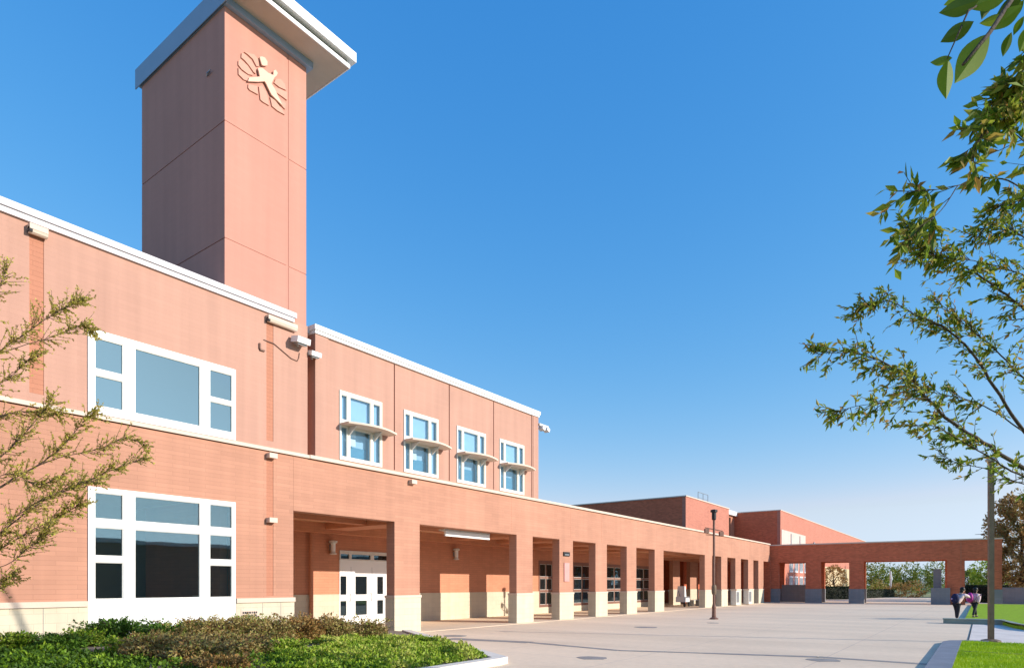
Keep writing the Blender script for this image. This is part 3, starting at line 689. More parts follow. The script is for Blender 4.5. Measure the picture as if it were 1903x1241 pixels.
# ------------------------------------------------------------ cross wing (turned a little)
W0 = Vector((61.6, 15.75)); WD = Vector((1.3, -16.9)).normalized(); WA = math.atan2(WD.y, WD.x)
W = thing('covered_walk', 'low brick covered walk in shade closing the far side of the plaza', 'arcade', (W0.x, W0.y, 0), WA)
def ws(px):
    d = (px-CX)/F; r = Vector((CC+SS*d, SS-CC*d))       # ray = k*r ; W0 + s*WD
    den = r.x*(-WD.y)-r.y*(-WD.x); k = (W0.x*(-WD.y)-W0.y*(-WD.x))/den; s = (k*r.x-W0.x)/WD.x
    return s
wo = [(ws(1447), ws(1497)), (ws(1525), ws(1578)), (ws(1605), ws(1760)), (ws(1793), ws(1848))]
SE = ws(1852); ZB = 3.62
def wingrow(y0, y1, mat, bmat, top):
    MB().grid(0, SE+.35, 1.2, top, y0, y1, [(a, b, -1, ZB) for a, b in wo]).build('colonnade_wall', mat, W)
    ps = [(0, wo[0][0])]+[(wo[i][1], wo[i+1][0]) for i in range(3)]+[(wo[3][1], SE+.35)]
    for i, (a, b) in enumerate(ps):
        if i == 3 and y0 < 1: MB().box(a-.03, b+.03, y0-.03, y1+.03, 0, 1.24).build('plinth', mat, W)
        else: MB().box(a-.03, b+.03, y0-.03, y1+.03, 0, 1.24).build('plinth', bmat, W)
WBASE = masonry('shaded_base_block', (.25, .24, .245), var=.05, bh=.2)  # shade put into the colour: greyed version of the cream base
wingrow(0, .55, FAR, WBASE, 5.16)
wingrow(3.2, 3.6, FAR, WBASE, 5.0)
MB().box(-.1, SE+.42, -.06, 3.7, 5.16, 5.26).build('coping', CREAM, W)
MB().box(0, SE+.3, .55, 3.2, 3.8, 3.95).build('ceiling', CEIL, W)
MB().box(wo[0][0]-.2, wo[0][1]+.6, 3.0, 3.15, 0, 1.6).build('low_wall', WBASE, W)
MB().box(SE-2.3, SE-2.27, -.01, .0, 1.3, 5.15).build('control_joint', GROOVE, W)
MB().box(wo[2][1]-.9, wo[2][1]-.35, .7, 1.1, 0, 2.9).build('gate_leaf', WBASE, W)
MB().box(wo[2][1]-1.1, wo[2][1]+.2, -.3, -.04, 0, 1.35).build('buttress', WBASE, W)

# ------------------------------------------------------------ things beyond the wing
def foliage(parent, c, rad, n, size, mat, seed, lump=.35, name='crown', shell=.45):
    rr = random.Random(seed); g = MB(); u = []; c = Vector(c)
    lumps = [(rdir(rr), rr.uniform(.12, .3)) for _ in range(9)]
    k = 0
    while k < n:
        d = rdir(rr); r_ = rr.uniform(shell, 1)**.6
        s = .78+sum(q*max(0, d.dot(l))**4*1.6 for l, q in lumps)-.1
        s += lump*noise.noise(d*2.3+Vector((seed, 0, 0)))
        p = Vector((d.x*rad[0], d.y*rad[1], d.z*rad[2]))*r_*s
        if noise.noise((p+c)*1.1/max(.3, rad[0]*.35)) < -.18: k += .3; continue
        if c.z+p.z < .03: k += .5; continue
        leaf(g, u, c+p, (d+rdir(rr)*.9), size*rr.uniform(.6, 1.3), .55, rr); k += 1
    return g.build(name, mat, parent, uvs=u)
def tree(name, x, y, h, rx, n, size, mat, label, seed, cat='tree', trunk=.12, zb=.35, group=None):
    rr = random.Random(seed); t = thing(name, label, cat, (x, y, 0), group=group)
    g = MB(); g.tube([(x, y, 0), (x+.05, y, h*.4), (x, y+.1, h*.75)], [trunk, trunk*.75, trunk*.3], 7)
    for k in range(6):
        a = rr.uniform(0, 6.28); z = h*rr.uniform(.25, .6); g.tube([(x, y, z), (x+math.cos(a)*rx*.4, y+math.sin(a)*rx*.4, z+h*.15), (x+math.cos(a)*rx*.75, y+math.sin(a)*rx*.75, z+h*.25)], [trunk*.4, trunk*.25, trunk*.08], 5)
    g.build('trunk', BARK, t)
    foliage(t, (x, y, h*(1+zb)/2), (rx, rx, h*(1-zb)/2*1.15), n, size, mat, seed)
    return t
def beyond(px, dep): q = P(px, HY, dep); return q.x, q.y
x, y = beyond(1550, 74); tree('small_tree', x, y, 3.9, 1.5, 1400, .22, LF_A, 'small orange tinged tree behind the second arch of the walk', 11)
specs = [(1620, 92, 4.4, 2.6, LF_F, 'round green tree behind left side of the widest arch'), (1650, 112, 5.0, 3.2, LF_D, 'dark green tree far behind the widest arch'), (1680, 100, 4.2, 2.6, LF_F, 'pale green tree in the middle of the widest arch'),
         (1712, 108, 4.7, 3.0, LF_D, 'dark bushy tree right of middle in the widest arch'), (1745, 96, 4.3, 2.6, LF_F, 'light green tree by the right side of the widest arch'), (1800, 82, 4.3, 2.2, LF_F, 'yellow green tree seen left in the last arch'), (1835, 78, 4.2, 2.2, LF_G, 'bright green tree seen right in the last arch'), (1590, 118, 5.2, 3.2, LF_D, 'tall dark tree behind the brick pier of the walk')]
for i, (px, dp, h, rx, m, lb) in enumerate(specs):
    x, y = beyond(px, dp); tree('background_tree', x, y, h*(.86 if i % 2 else .95), rx*.9, 2300, .30, m, lb, 20+i, zb=.12, group='trees beyond the covered walk')
x, y = beyond(1900, 60); tree('autumn_tree', x, y, 9.6, 2.6, 17000, .30, LF_A, 'tall brown autumn tree behind the lamp pole at the right edge', 40, trunk=.2, zb=.1)
x, y = beyond(1935, 66); tree('autumn_tree', x, y, 9.0, 2.6, 5000, .24, LF_B, 'russet tree cut by the right edge behind the brown autumn tree', 41, trunk=.2, zb=.1)
for i, (px, dp, m, lb) in enumerate(((1668, 84, LF_A, 'small orange bush beyond the widest arch'), (1700, 80, LF_A, 'ochre bush on the lawn beyond the widest arch'), (1640, 88, LF_B, 'brown bush beside the white post'))):
    x, y = beyond(px, dp); t = thing('bush', lb, 'bush', (x, y, 0)); foliage(t, (x, y, .8), (1.3, 1.3, 1.1), 900, .2, m, 60+i)
# hedges
def hedge(a, b, w, h, n, label, seed, mat=LF_H):
    rr = random.Random(seed); t = thing('hedge', label, 'hedge', (a[0], a[1], 0)); A_ = Vector((a[0], a[1], 0)); B_ = Vector((b[0], b[1], 0)); d = (B_-A_).normalized(); nn = Vector((-d.y, d.x, 0)); g = MB(); u = []
    for _ in range(n):
        s = rr.random(); q = rr.uniform(-.5, .5); z = rr.random()
        f = rr.randint(0, 2)
        if f == 0: z = 1
        elif f == 1: q = -.5 if rr.random() < .5 else .5
        p = A_.lerp(B_, s)+nn*q*w+Vector((0, 0, z*h)); p += rdir(rr)*.06+Vector((0, 0, .08*noise.noise(p*1.3)))
        leaf(g, u, p, rdir(rr)+Vector((0, 0, .5)), rr.uniform(.1, .2), .6, rr)
    g.build('leaves', mat, t, uvs=u)
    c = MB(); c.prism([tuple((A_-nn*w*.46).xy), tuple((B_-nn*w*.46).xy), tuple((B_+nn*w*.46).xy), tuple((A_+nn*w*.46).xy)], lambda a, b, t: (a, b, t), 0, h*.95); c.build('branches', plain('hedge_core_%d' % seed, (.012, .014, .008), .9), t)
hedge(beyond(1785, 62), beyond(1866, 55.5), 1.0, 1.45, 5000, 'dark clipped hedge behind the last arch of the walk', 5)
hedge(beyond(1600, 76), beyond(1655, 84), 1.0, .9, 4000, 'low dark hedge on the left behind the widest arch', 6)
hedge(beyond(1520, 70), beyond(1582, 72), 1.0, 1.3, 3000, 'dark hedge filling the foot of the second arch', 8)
# garden wall right of the walk
t = thing('garden_wall', 'low grey block wall at the right edge behind the lamp pole', 'wall', (66, -3, 0), WA)
g = MB(); g.box(0, 14, 0, .3, 0, 1.3); t.location = (*beyond(1858, 54), 0); g.build('wall', WBASE, t); MB().box(-.02, 14, -.04, .34, 1.3, 1.37).build('coping', KERB, t)
g = MB()
for x in (2.0, 5, 8, 11): g.box(x, x+.3, -.06, 0, 0, 1.29)
g.build('pier', WBASE, t)
# fence, post and blue sign beyond the widest arch
x, y = beyond(1690, 106); t = thing('fence', 'grey mesh fence standing far behind the widest arch', 'fence', (x, y, 0), WA)
g = MB()
for k in range(13): g.tube([(k*1.5, 0, 0), (k*1.5, 0, 2.7)], .05, 5)
g.build('post', METAL, t); g = MB()
for k in range(12): g.box(0, 18, -.01, .01, .2+k*.21, .23+k*.21)
for k in range(60): g.box(k*.3, k*.3+.02, -.012, .012, .2, 2.6)
g.build('mesh_panel', METAL, t)
x, y = beyond(1655, 86); t = thing('white_post', 'crooked white painted post among the trees beyond the widest arch', 'post', (x, y, 0))
MB().tube([(x, y, 0), (x, y, 1.2), (x+.05, y-.05, 2.4), (x, y, 3.4)], [.2, .18, .17, .12], 8).build('shaft', WHITE, t)
g = MB(); g.prism([beyond(1660, 88), beyond(1760, 86), beyond(1760, 120), beyond(1660, 120)], lambda a, b, t: (a, b, t), 0, .02)
struct(g.build('lawn', plain('pale_dry_lawn', (.34, .34, .16), .95, .15, 1)), 'pale dry lawn beyond the widest arch')
x, y = beyond(1828, 58); t = thing('aerial', 'thin tv aerial on the roof of the covered walk', 'aerial', (x, y, 5.2))
g = MB(); g.tube([(x, y, 5.0), (x, y, 6.2)], .02, 5); g.tube([(x-.2, y+.6, 6.15), (x+.4, y-.9, 6.22)], .02, 5)
for k in range(5): q = Vector((x-.2+.15*k, y+.6-.37*k, 6.15+.02*k)); g.tube([q-Vector((.12, .05, 0)), q+Vector((.12, .05, 0))], .012, 4)
g.build('boom', BLACK, t)

# a low building across the plaza, behind the camera: it shows in the window glass
t = thing('building', 'low dark flat-roofed building opposite, mirrored in the ground-floor windows', 'building', (10, -26, 0))
MB().box(-60, 70, -34, -26, 0, 5.0).build('wall', plain('dark_facing_wall', (.20, .19, .15), .9), t); MB().box(-60.2, 70.2, -34.2, -25.8, 5.0, 5.3).build('roof', OFFW, t)

# ------------------------------------------------------------ poles
x, y = 29.63, 10.05
t = thing('lamp_post', 'thin brown pole with crossarm standing alone on the plaza', 'lamp post', (x, y, 0))
MB().tube([(x, y, .35), (x, y, 4.75)], [.06, .05], 10).build('pole', BROWN, t)
MB().lathe((x, y, 0), [(.2, 0), (.2, .05), (.10, .1), (.085, .5), (.10, .55), (.07, .7)], 12).build('base', BROWN, t)
MB().lathe((x, y, 1.15), [(.08, 0), (.11, .1), (.11, .35), (.08, .45)], 10).build('collar', POLE, t)
MB().lathe((x, y, 4.6), [(.07, 0), (.10, .05), (.10, .35), (.16, .37), (.16, .47), (.05, .5)], 10).build('lamp_head', BLACK, t)
rv = Vector((SS, -CC, 0)); fv = Vector((CC, SS, 0)); c = Vector((x, y, 4.12))
ad = (rv+fv*.25).normalized()
g = MB(); g.tube([c-ad*.45+Vector((0, 0, .12)), c+ad*.45+Vector((0, 0, -.02))], .025, 6); g.tube([c-ad*.42-Vector((0, 0, .2)), c+ad*.45-Vector((0, 0, .26))], .02, 6)
g.build('crossarm', BROWN, t)
for s_ in (-1, 1):
    q = c+ad*.38*s_; M = Matrix.Translation(q-Vector((0, 0, .09+.06*s_))) @ Matrix.Rotation(math.atan2(ad.y, ad.x), 4, 'Z')
    MB().obox(M, .2, .12, .2).build('spotlight', BROWN, t)
x, y = 22.15, -.20
t = thing('lamp_pole', 'tall weathered square pole at the edge of the near lawn by the right edge', 'pole', (x, y, 0))
MB().obox(Matrix.Translation((x, y, 2.55)) @ Matrix.Rotation(R(20), 4, 'Z'), .12, .12, 4.9).build('shaft', POLE, t)
MB().lathe((x, y, 5.0), [(.12, 0), (.14, .05), (.06, .12)], 8).build('cap', METAL, t)
MB().lathe((x, y, 0), [(.26, 0), (.24, .07), (.13, .1)], 10).build('base', POLE, t)

# ------------------------------------------------------------ fittings in the arcade court
t = thing('railing', 'grey upright bar railing across the wide court of the arcade', 'railing', (53, 20.4, 0))
g = MB(); g.tube([(46.5, 20.4, 1.15), (61, 20.4, 1.15)], .03, 5); g.tube([(46.5, 20.4, .15), (61, 20.4, .15)], .03, 5); g.build('rail', METAL, t)
g = MB()
for k in range(70): g.tube([(46.6+k*.205, 20.4, .1), (46.6+k*.205, 20.4, 1.15)], .016, 4)
g.build('bar', METAL, t)
for i_, (a_, b_, _z) in enumerate(op[7:]):
    t = thing('railing', 'dark bar gate in the %s narrow bay after the wide bay' % ['first', 'second', 'third', 'last'][i_], 'railing', ((a_+b_)/2, V+.4, 0), group='railings in the far arcade bays')
    g = MB(); g.tube([(a_+.04, V+.4, 1.2), (b_-.04, V+.4, 1.2)], .035, 5); g.tube([(a_+.04, V+.4, .12), (b_-.04, V+.4, .12)], .03, 5); g.build('rail', BLACK, t)
    g = MB()
    for k in range(11): x_ = a_+.06+(b_-a_-.12)*k/10; g.tube([(x_, V+.4, .12), (x_, V+.4, 1.2)], .014, 4)
    g.build('bar', BLACK, t)
def bench(x, y, label):
    t = thing('bench', label, 'bench', (x, y, 0))
    MB().box(x-.8, x+.8, y-.2, y+.2, .42, .47).build('seat', OFFW, t)
    for s_ in (-.65, .65): MB().box(x+s_-.03, x+s_+.03, y-.17, y+.17, 0, .42).build('leg', METAL, t)
    return t
bench(47.3, 17.5, 'pale bench in the shade at the right of the wide arcade bay')
t = thing('trolley', 'white cart with upright panel standing in the wide arcade bay', 'cart', (45.3, 17.7, 0))
MB().box(44.8, 46.0, 17.4, 18.0, .35, .72).build('tray', WHITE, t); MB().prism([(44.85, .72), (45.05, 1.5), (45.3, 1.5), (45.45, .72)], lambda a, b, t: (a, t, b), 17.45, 17.95).build('upright', WHITE, t)
for xx in (44.95, 45.85): MB().tube([(xx, 17.36, .17), (xx, 17.43, .17)], .17, 12).build('wheel', BLACK, t)
MB().tube([(44.9, 17.7, .72), (44.55, 17.7, 1.15), (44.55, 17.7, 1.2)], .02, 6).build('handle', METAL, t)
for (px, lb) in ((1370, 'pale grey bin in front of the second last arcade pier'), (1393, 'pale grey bin in front of the last narrow arcade pier')):
    x = fu(px, V-.45); t = thing('litter_bin', lb, 'bin', (x, V-.35, 0), group='bins by the far piers')
    MB().box(x-.42, x+.42, V-.5, V-.1, .06, 1.18).build('body', OFFW, t); MB().box(x-.47, x+.47, V-.55, V-.07, 1.18, 1.27).build('lid', CREAM, t); MB().box(x-.3, x+.3, V-.51, V-.5, .25, 1.05).build('front_panel', METAL, t)

# ------------------------------------------------------------ people
def skin_mesh(name, joints, edges, mat, parent, sub=2):
    me = bpy.data.meshes.new(name); me.from_pydata([j[0] for j in joints], edges, []); me.materials.append(mat)
    bm = bmesh.new(); bm.from_mesh(me); lay = bm.verts.layers.skin.verify(); bm.verts.ensure_lookup_table()
    for i, j in enumerate(joints):
        r_ = j[1]; bm.verts[i][lay].radius = (r_, r_) if not isinstance(r_, tuple) else r_; bm.verts[i][lay].use_root = (i == 0)
    bm.to_mesh(me); bm.free()
    o = bpy.data.objects.new(name, me); COL.objects.link(o); o.parent = parent
    m = o.modifiers.new('skin', 'SKIN'); m.use_smooth_shade = True; s_ = o.modifiers.new('subdivision', 'SUBSURF'); s_.levels = sub; s_.render_levels = sub
    return o
def person(loc, rz, h, label, lean, lf, rf, coat, trou, pack, armf, face=0):
    """x is the facing direction; lf / rf swing of the legs in metres"""
    t = thing('person', label, 'person', loc, rz, local=True); k = h/1.4
    def v(x, y, z): return (x*k, y*k, z*k)
    hip = .72; sh = 1.10; L_ = lean
    J = [(v(0, 0, hip), .10*k), (v(L_*.5, 0, .92), .095*k), (v(L_, 0, sh), .10*k), (v(L_*1.15, 0, 1.17), .045*k), (v(L_*1.35, 0, 1.24), .07*k), (v(L_*1.4+.02, 0, 1.31), .085*k), (v(L_*1.4, 0, 1.37), .05*k)]
    Ed = [(0, 1), (1, 2), (2, 3), (3, 4), (4, 5), (5, 6)]
    legs = []
    for s_, sw in ((1, lf), (-1, rf)):
        b = len(J); J += [(v(0, .075*s_, hip-.06), .075*k), (v(sw*.55+.03, .08*s_, .40), .052*k), (v(sw, .08*s_, .08), .036*k), (v(sw+.12, .085*s_, .035), .03*k)]
        Ed += [(0, b), (b, b+1), (b+1, b+2), (b+2, b+3)]; legs.append(b)
    for s_, (ax, az) in zip((1, -1), armf):
        b = len(J); J += [(v(L_, .15*s_, sh-.02), .045*k), (v(L_+ax*.45, .19*s_, sh-.02+az*.5), .036*k), (v(L_+ax, .17*s_, sh-.05+az), .026*k), (v(L_+ax+.05, .165*s_, sh-.07+az), .028*k)]
        Ed += [(2, b), (b, b+1), (b+1, b+2), (b+2, b+3)]
        hb = b+3; hp = Vector(J[hb][0])
        for q in range(5):
            a = (q-2)*.012*k; J.append((tuple(hp+Vector(((.045-.006*abs(q-2))*k if q else .02*k, a+(0 if q else .02*k*s_), -.02*k))), .008*k)); Ed.append((hb, len(J)-1))
    skin_mesh('body', J, Ed, SKIN, t)
    # clothes follow the same joints, a little thicker
    def sub(ids, grow, ends=None):
        m = {i: n for n, i in enumerate(ids)}; JJ = [(J[i][0], J[i][1]+grow*k) for i in ids]; EE = [(m[a], m[b]) for a, b in Ed if a in m and b in m]; return JJ, EE
    ab = legs[1]+4
    arms = [ab, ab+1, ab+2, ab+9, ab+10, ab+11]
    jj, ee = sub([2, 1, 0]+arms, .036); skin_mesh('coat', jj, ee, coat, t)
    jj, ee = sub([0, legs[0], legs[0]+1, legs[0]+2, legs[1], legs[1]+1, legs[1]+2], .014); jj[0] = (jj[0][0], .10*k); skin_mesh('trousers', jj, ee, trou, t)
    for b in legs:
        p = Vector(J[b+2][0]); q = Vector(J[b+3][0]); g = MB(); g.ball((p+q)/2+Vector((.01*k, 0, -.03*k)), .12*k, .05*k, .045*k, 10, 6); g.build('shoe', BLACK, t, smooth=True)
    hc = Vector(J[5][0]); g = MB(); g.ball(hc+Vector((-.03*k, 0, .03*k)), .105*k, .10*k, .105*k, 12, 8); g.ball(hc+Vector((-.08*k, 0, -.06*k)), .06*k, .08*k, .10*k, 10, 6); g.build('hair', HAIR, t, smooth=True)
    g = MB()
    for s_ in (-1, 1): g.ball(hc+Vector((.087*k, .033*s_*k, .0)), .01*k, .013*k, .01*k, 8, 5)
    g.build('eye', BLACK, t)
    MB().ball(hc+Vector((.097*k, 0, -.025*k)), .016*k, .012*k, .018*k, 8, 5).build('nose', SKIN, t)
    MB().ball(hc+Vector((.086*k, 0, -.055*k)), .008*k, .022*k, .006*k, 8, 5).build('mouth', REDC, t)
    for s_ in (-1, 1): MB().ball(hc+Vector((0, .085*s_*k, -.01*k)), .018*k, .01*k, .024*k, 8, 5).build('ear', SKIN, t)
    return t, k, J
ax = math.atan2(-CC, SS)
def backpack(t_loc, rz, x, z, sx, sy, sz, mat, label, patch):
    b = thing('backpack', label, 'backpack', t_loc, rz, local=True)
    g = MB(); g.ball((x, 0, z), sx, sy, sz, 14, 10)
    o = g.build('bag', mat, b, smooth=True); g = MB(); g.ball((x-sx*.75, 0, z-sz*.3), sx*.45, sy*.7, sz*.45, 12, 8); g.build('front_pocket', mat, b, smooth=True)
    g = MB()
    for s_ in (-1, 1): g.tube([(x+sx*.8, .08*s_, z+sz*.8), (x+sx*1.7, .10*s_, z+sz*.75), (x+sx*1.75, .11*s_, z), (x+sx*.9, .1*s_, z-sz*.7)], .014, 5)
    g.build('strap', mat, b); g = MB(); g.ball((x-sx*1.0, sy*.3, z-.02), sx*.3, sy*.25, sz*.18, 8, 6); g.build('patch', patch, b, smooth=True)
    return b
q = P(1778, HY, 29.2); rzA = ax+.35
person((q.x, q.y, 0), rzA, 1.46, 'person in dark clothes leaning forward at the kerb, left of two', .26, .10, -.10, PINK, DTROU, None, [(.22, -.22), (.26, -.05)])
backpack((q.x, q.y, 0), rzA, -.10, .98, .14, .17, .23, NAVY, 'bulky navy backpack on the back of the left walker', LILAC)
q = P(1811, HY, 29.6); rzB = ax+.55
person((q.x, q.y, .12), rzB, 1.33, 'person in pale pink coat and dark leggings striding on the lawn', .08, .36, -.34, PINK, DTROU, None, [(.22, -.2), (-.12, -.36)])
backpack((q.x, q.y, .12), rzB-.9, -.17, .88, .12, .22, .24, MAG, 'large magenta backpack carried by the striding walker', PINK)

# ------------------------------------------------------------ planting bed in front of the left block
bed = [(-12, 8.0), (10.3, 7.95), (14.7, 15.1), (14.7, 15.56), (-12, 15.56)]
def bedz(x, y):
    t = max(0, min(1, (13.4-x)/8)); s = max(0, min(1, (y-8)/5)); return .1+.33*t*s+.03*noise.noise(Vector((x, y, 0))*1.5)*t
def inbed(x, y): return 8.02 < y < 15.5 and x < 10.2+(y-7.95)*(4.4/7.15)
g = MB(); NX, NY = 60, 20
vs = []; 
for j in range(NY+1):
    y = 8.0+(15.56-8.0)*j/NY; xr = 10.3+(min(y, 15.1)-7.95)*(4.4/7.15)
    for i in range(NX+1): x = -12+(xr+12)*i/NX; vs.append((x, y, bedz(x, y)))
fs = [(j*(NX+1)+i, j*(NX+1)+i+1, (j+1)*(NX+1)+i+1, (j+1)*(NX+1)+i) for j in range(NY) for i in range(NX)]
g.add(vs, fs); struct(g.build('planting_bed', MULCH), 'mulch and gravel of the planting bed below the left block')
g = MB(); g.box(-12, 10.2, 7.74, 7.99, 0, .14)
g.prism([(10.2, 7.74), (10.52, 7.80), (14.97, 15.1), (14.72, 15.2), (10.25, 7.99), (10.2, 7.99)], lambda a, b, t: (a, b, t), 0, .14)
struct(g.build('kerb', plain('sunlit_kerb_concrete', (.72, .66, .58), .85, .1, 2, bump=.4)), 'pale concrete kerb round the tip of the planting bed', 'kerb')
# ground cover
g = MB(); u = []; rr = random.Random(12); n = 0
while n < 60000:
    x = rr.uniform(0, 14.2); y = rr.uniform(8.05, 13.9)
    if not inbed(x+.1, y): continue
    px = CX+F*(SS*x-CC*y)/(CC*x+SS*y)
    if px < -120: continue
    lim = 11.4+.6*noise.noise(Vector((x*.6, 0, 3)))+(1.4 if x > 9 else 0)+max(0, min(1, (5.2-x)/1.2))*1.9
    if y > lim: continue
    cl = noise.noise(Vector((x, y, 0))*1.6)+.5*noise.noise(Vector((x, y, 0))*5)
    if cl < -.30 and rr.random() < .85: continue
    if 270 < px < 500 and rr.random() < .75: continue
    h = max(.02, (.11+.20*cl)*min(1, (13.8-x)/3)) * min(1, (lim-y)*2+.3)*min(1, (y-8.0)*3+.35)
    z = bedz(x, y)+h*rr.uniform(.35, 1)
    leaf(g, u, Vector((x, y, z)), rdir(rr)+Vector((0, 0, .6)), rr.uniform(.04, .085), .6, rr)
    q = min(1, max(0, .58+.7*cl+rr.uniform(-.35, .35)+min(0, (x-8.2)*.16))); u[-1] = (q, q); u[-2] = (q, q); n += 1
tag(g.build('ground_cover', LF_G, uvs=u), 'bright green leafy ground cover spreading over the planting bed', 'ground cover', kind='stuff')
def shrub(px, dep, ry, h, n, mat, label, seed, size=.062, grp='shrubs in the planting bed', aspect=1.0):
    if dep > 12.5: h *= .76
    q = P(px, HY, dep); x, y = q.x, min(q.y, 15.45-.3); z0 = bedz(x, y)-.02
    t = thing('shrub', label, 'shrub', (x, y, z0), group=grp); rr = random.Random(seed)
    g = MB(); tips = []
    for k in range(46):
        d = Vector((rr.uniform(-1, 1)*ry*1.15, rr.uniform(-1, 1)*ry*1.15, h*rr.uniform(.55, .98))); m = Vector((d.x*.4, d.y*.4, d.z*.6)); b = Vector((x, y, z0))
        pts = [b+d*.03, b+m+rdir(rr)*.03, b+d]; g.tube(pts, [.009, .006, .003], 4, cap=False); tips.append((pts, d))
    g.build('stems', BARK, t)
    g = MB(); u = []
    for _ in range(int(n*1.7)):
        d = rdir(rr); d.z = abs(d.z); r_ = rr.random()**.4; s = .98+.35*noise.noise(d*2.5+Vector((seed, seed, 0)))
        p = Vector((x+d.x*ry*r_*s, y+d.y*ry*r_*s, z0+d.z*h*r_*s*.78+.02)); 
        if noise.noise(p*4) < -.3: continue
        leaf(g, u, p, d+rdir(rr), size*rr.uniform(.6, 1.3), .5, rr)
    for pts, d in tips:
        for _ in range(26):
            tt = rr.uniform(.35, 1); p = pts[1].lerp(pts[2], (tt-.35)/.65); leaf(g, u, p+rdir(rr)*.03, rdir(rr)+d.normalized(), size*rr.uniform(.6, 1.2), .5, rr)
    g.build('foliage', mat, t, uvs=u)
for a in ((215, 12.9, .66, .74, 6000, LF_D, 'deep green shrub at the left end of the row below the big window', 71),
          (165, 12.4, .34, .36, 1500, LF_G, 'small green shrub left of the deep green one', 72),
          (300, 13.1, .55, .64, 4400, LF_D, 'green shrub below the middle of the big window', 73),
          (365, 13.4, .66, .80, 6000, LF_B, 'russet shrub below the right side of the big window', 74),
          (430, 14.0, .62, .86, 5600, LF_B, 'tallest russet shrub right of the big window', 75),
          (462, 15.4, .40, .78, 2200, LF_G, 'lime green shrub behind the russet shrubs', 76),
          (500, 14.4, .62, .84, 5400, LF_B, 'russet shrub in front of the wall groove', 77),
          (560, 15.2, .62, .96, 5600, LF_A, 'olive brown shrub in front of the first bay', 78),
          (618, 15.9, .60, .84, 5200, LF_B, 'dull red shrub in front of the entrance doors', 79),
          (680, 16.9, .60, .74, 4400, LF_B, 'last russet shrub left of the first arcade pier', 80),
          (250, 11.6, .45, .34, 2400, LF_G, 'low green shrub at the front below the deep green one', 81),
          (340, 12.0, .50, .36, 2600, LF_B, 'low rusty shrub at the front of the bed', 82),
          (520, 12.9, .50, .34, 2400, LF_G, 'low lime shrub in the middle of the bed front', 83),
          (770, 15.6, .45, .30, 2200, LF_G, 'small bright shrub near the kerb tip below the first pier', 84),
          (285, 11.0, .55, .50, 4200, LF_B, 'brown shrub filling the bed front left of centre', 86),
          (365, 10.9, .60, .46, 4600, LF_B, 'broad brown shrub at the very front of the bed', 87),
          (440, 11.9, .60, .46, 4400, LF_B, 'brown shrub beside the lime one at the bed front', 88),
          (420, 10.2, .45, .30, 2600, LF_A, 'low tawny shrub at the bottom edge of the bed', 89),
          (115, 11.9, .45, .30, 2200, LF_D, 'dark low shrub near the left end of the bed', 90),
          (35, 11.9, .30, .30, 1300, LF_G, 'small green tuft at the left edge of the bed', 85)):
    shrub(*a)

# ------------------------------------------------------------ the two near trees
def grow(g, gl, u, pts, r0, rr, leafs, size, twig_len, ntw, matpos=0, droop=0.0, start=.25, wid=.42):
    """a limb along pts with side twigs carrying leaves"""
    P_ = []                                             # smooth the polyline
    for i in range(len(pts)-1):
        a = pts[max(i-1, 0)]; b = pts[i]; c = pts[i+1]; d = pts[min(i+2, len(pts)-1)]
        for k in range(5):
            t = k/5; P_.append(.5*((2*b)+(c-a)*t+(2*a-5*b+4*c-d)*t*t+(3*b-a-3*c+d)*t**3))
    P_.append(pts[-1]); n = len(P_)
    g.tube([p+rdir(rr)*r0*.4 for p in P_], [max(.0035, r0*(1-i/(n-1))**.8) for i in range(n)], 6)
    for _ in range(ntw):
        t = start+(1-start)*rr.random()**.8; i = min(n-2, int(t*(n-1))); p = P_[i].lerp(P_[i+1], rr.random()); ax_ = (P_[i+1]-P_[i]).normalized()
        d = (ax_*.9+rdir(rr)*.8+Vector((0, 0, -droop))).normalized(); ln = twig_len*rr.uniform(.35, 1.1)*(1.15-.5*t)
        q1 = p+d*ln*.5+rdir(rr)*ln*.07; q2 = p+d*ln+rdir(rr)*ln*.12+Vector((0, 0, -droop*ln*.3))
        g.tube([p, q1, q2], [.0045, .0035, .002], 4, cap=False)
        for _ in range(int(leafs*rr.uniform(.5, 1.4))):
            tt = rr.uniform(.15, 1.02); b = p.lerp(q1, tt*2) if tt < .5 else q1.lerp(q2, tt*2-1)
            leaf(gl, u, b, d*.9+rdir(rr)*.9+Vector((0, 0, -.15-droop)), size*rr.uniform(.55, 1.25), wid, rr)
def limb(desc): return [P(*a) for a in desc]
RT = thing('tree', 'tall slender-leaved tree reaching in from the right edge', 'tree', tuple(P(2120, HY, 8.4).xy)+(0,))
g = MB(); gl = MB(); u = []; rr = random.Random(5); base = P(2120, HY, 8.4); base.z = 0
fork = P(2085, 1000, 8.3); top = P(2060, 560, 8.0)
g.tube([base, Vector((base.x, base.y, 1.2)), fork, P(2090, 780, 8.2), top, P(2050, 250, 7.6), P(2040, -50, 7.2)], [.17, .13, .115, .095, .075, .05, .02], 10)
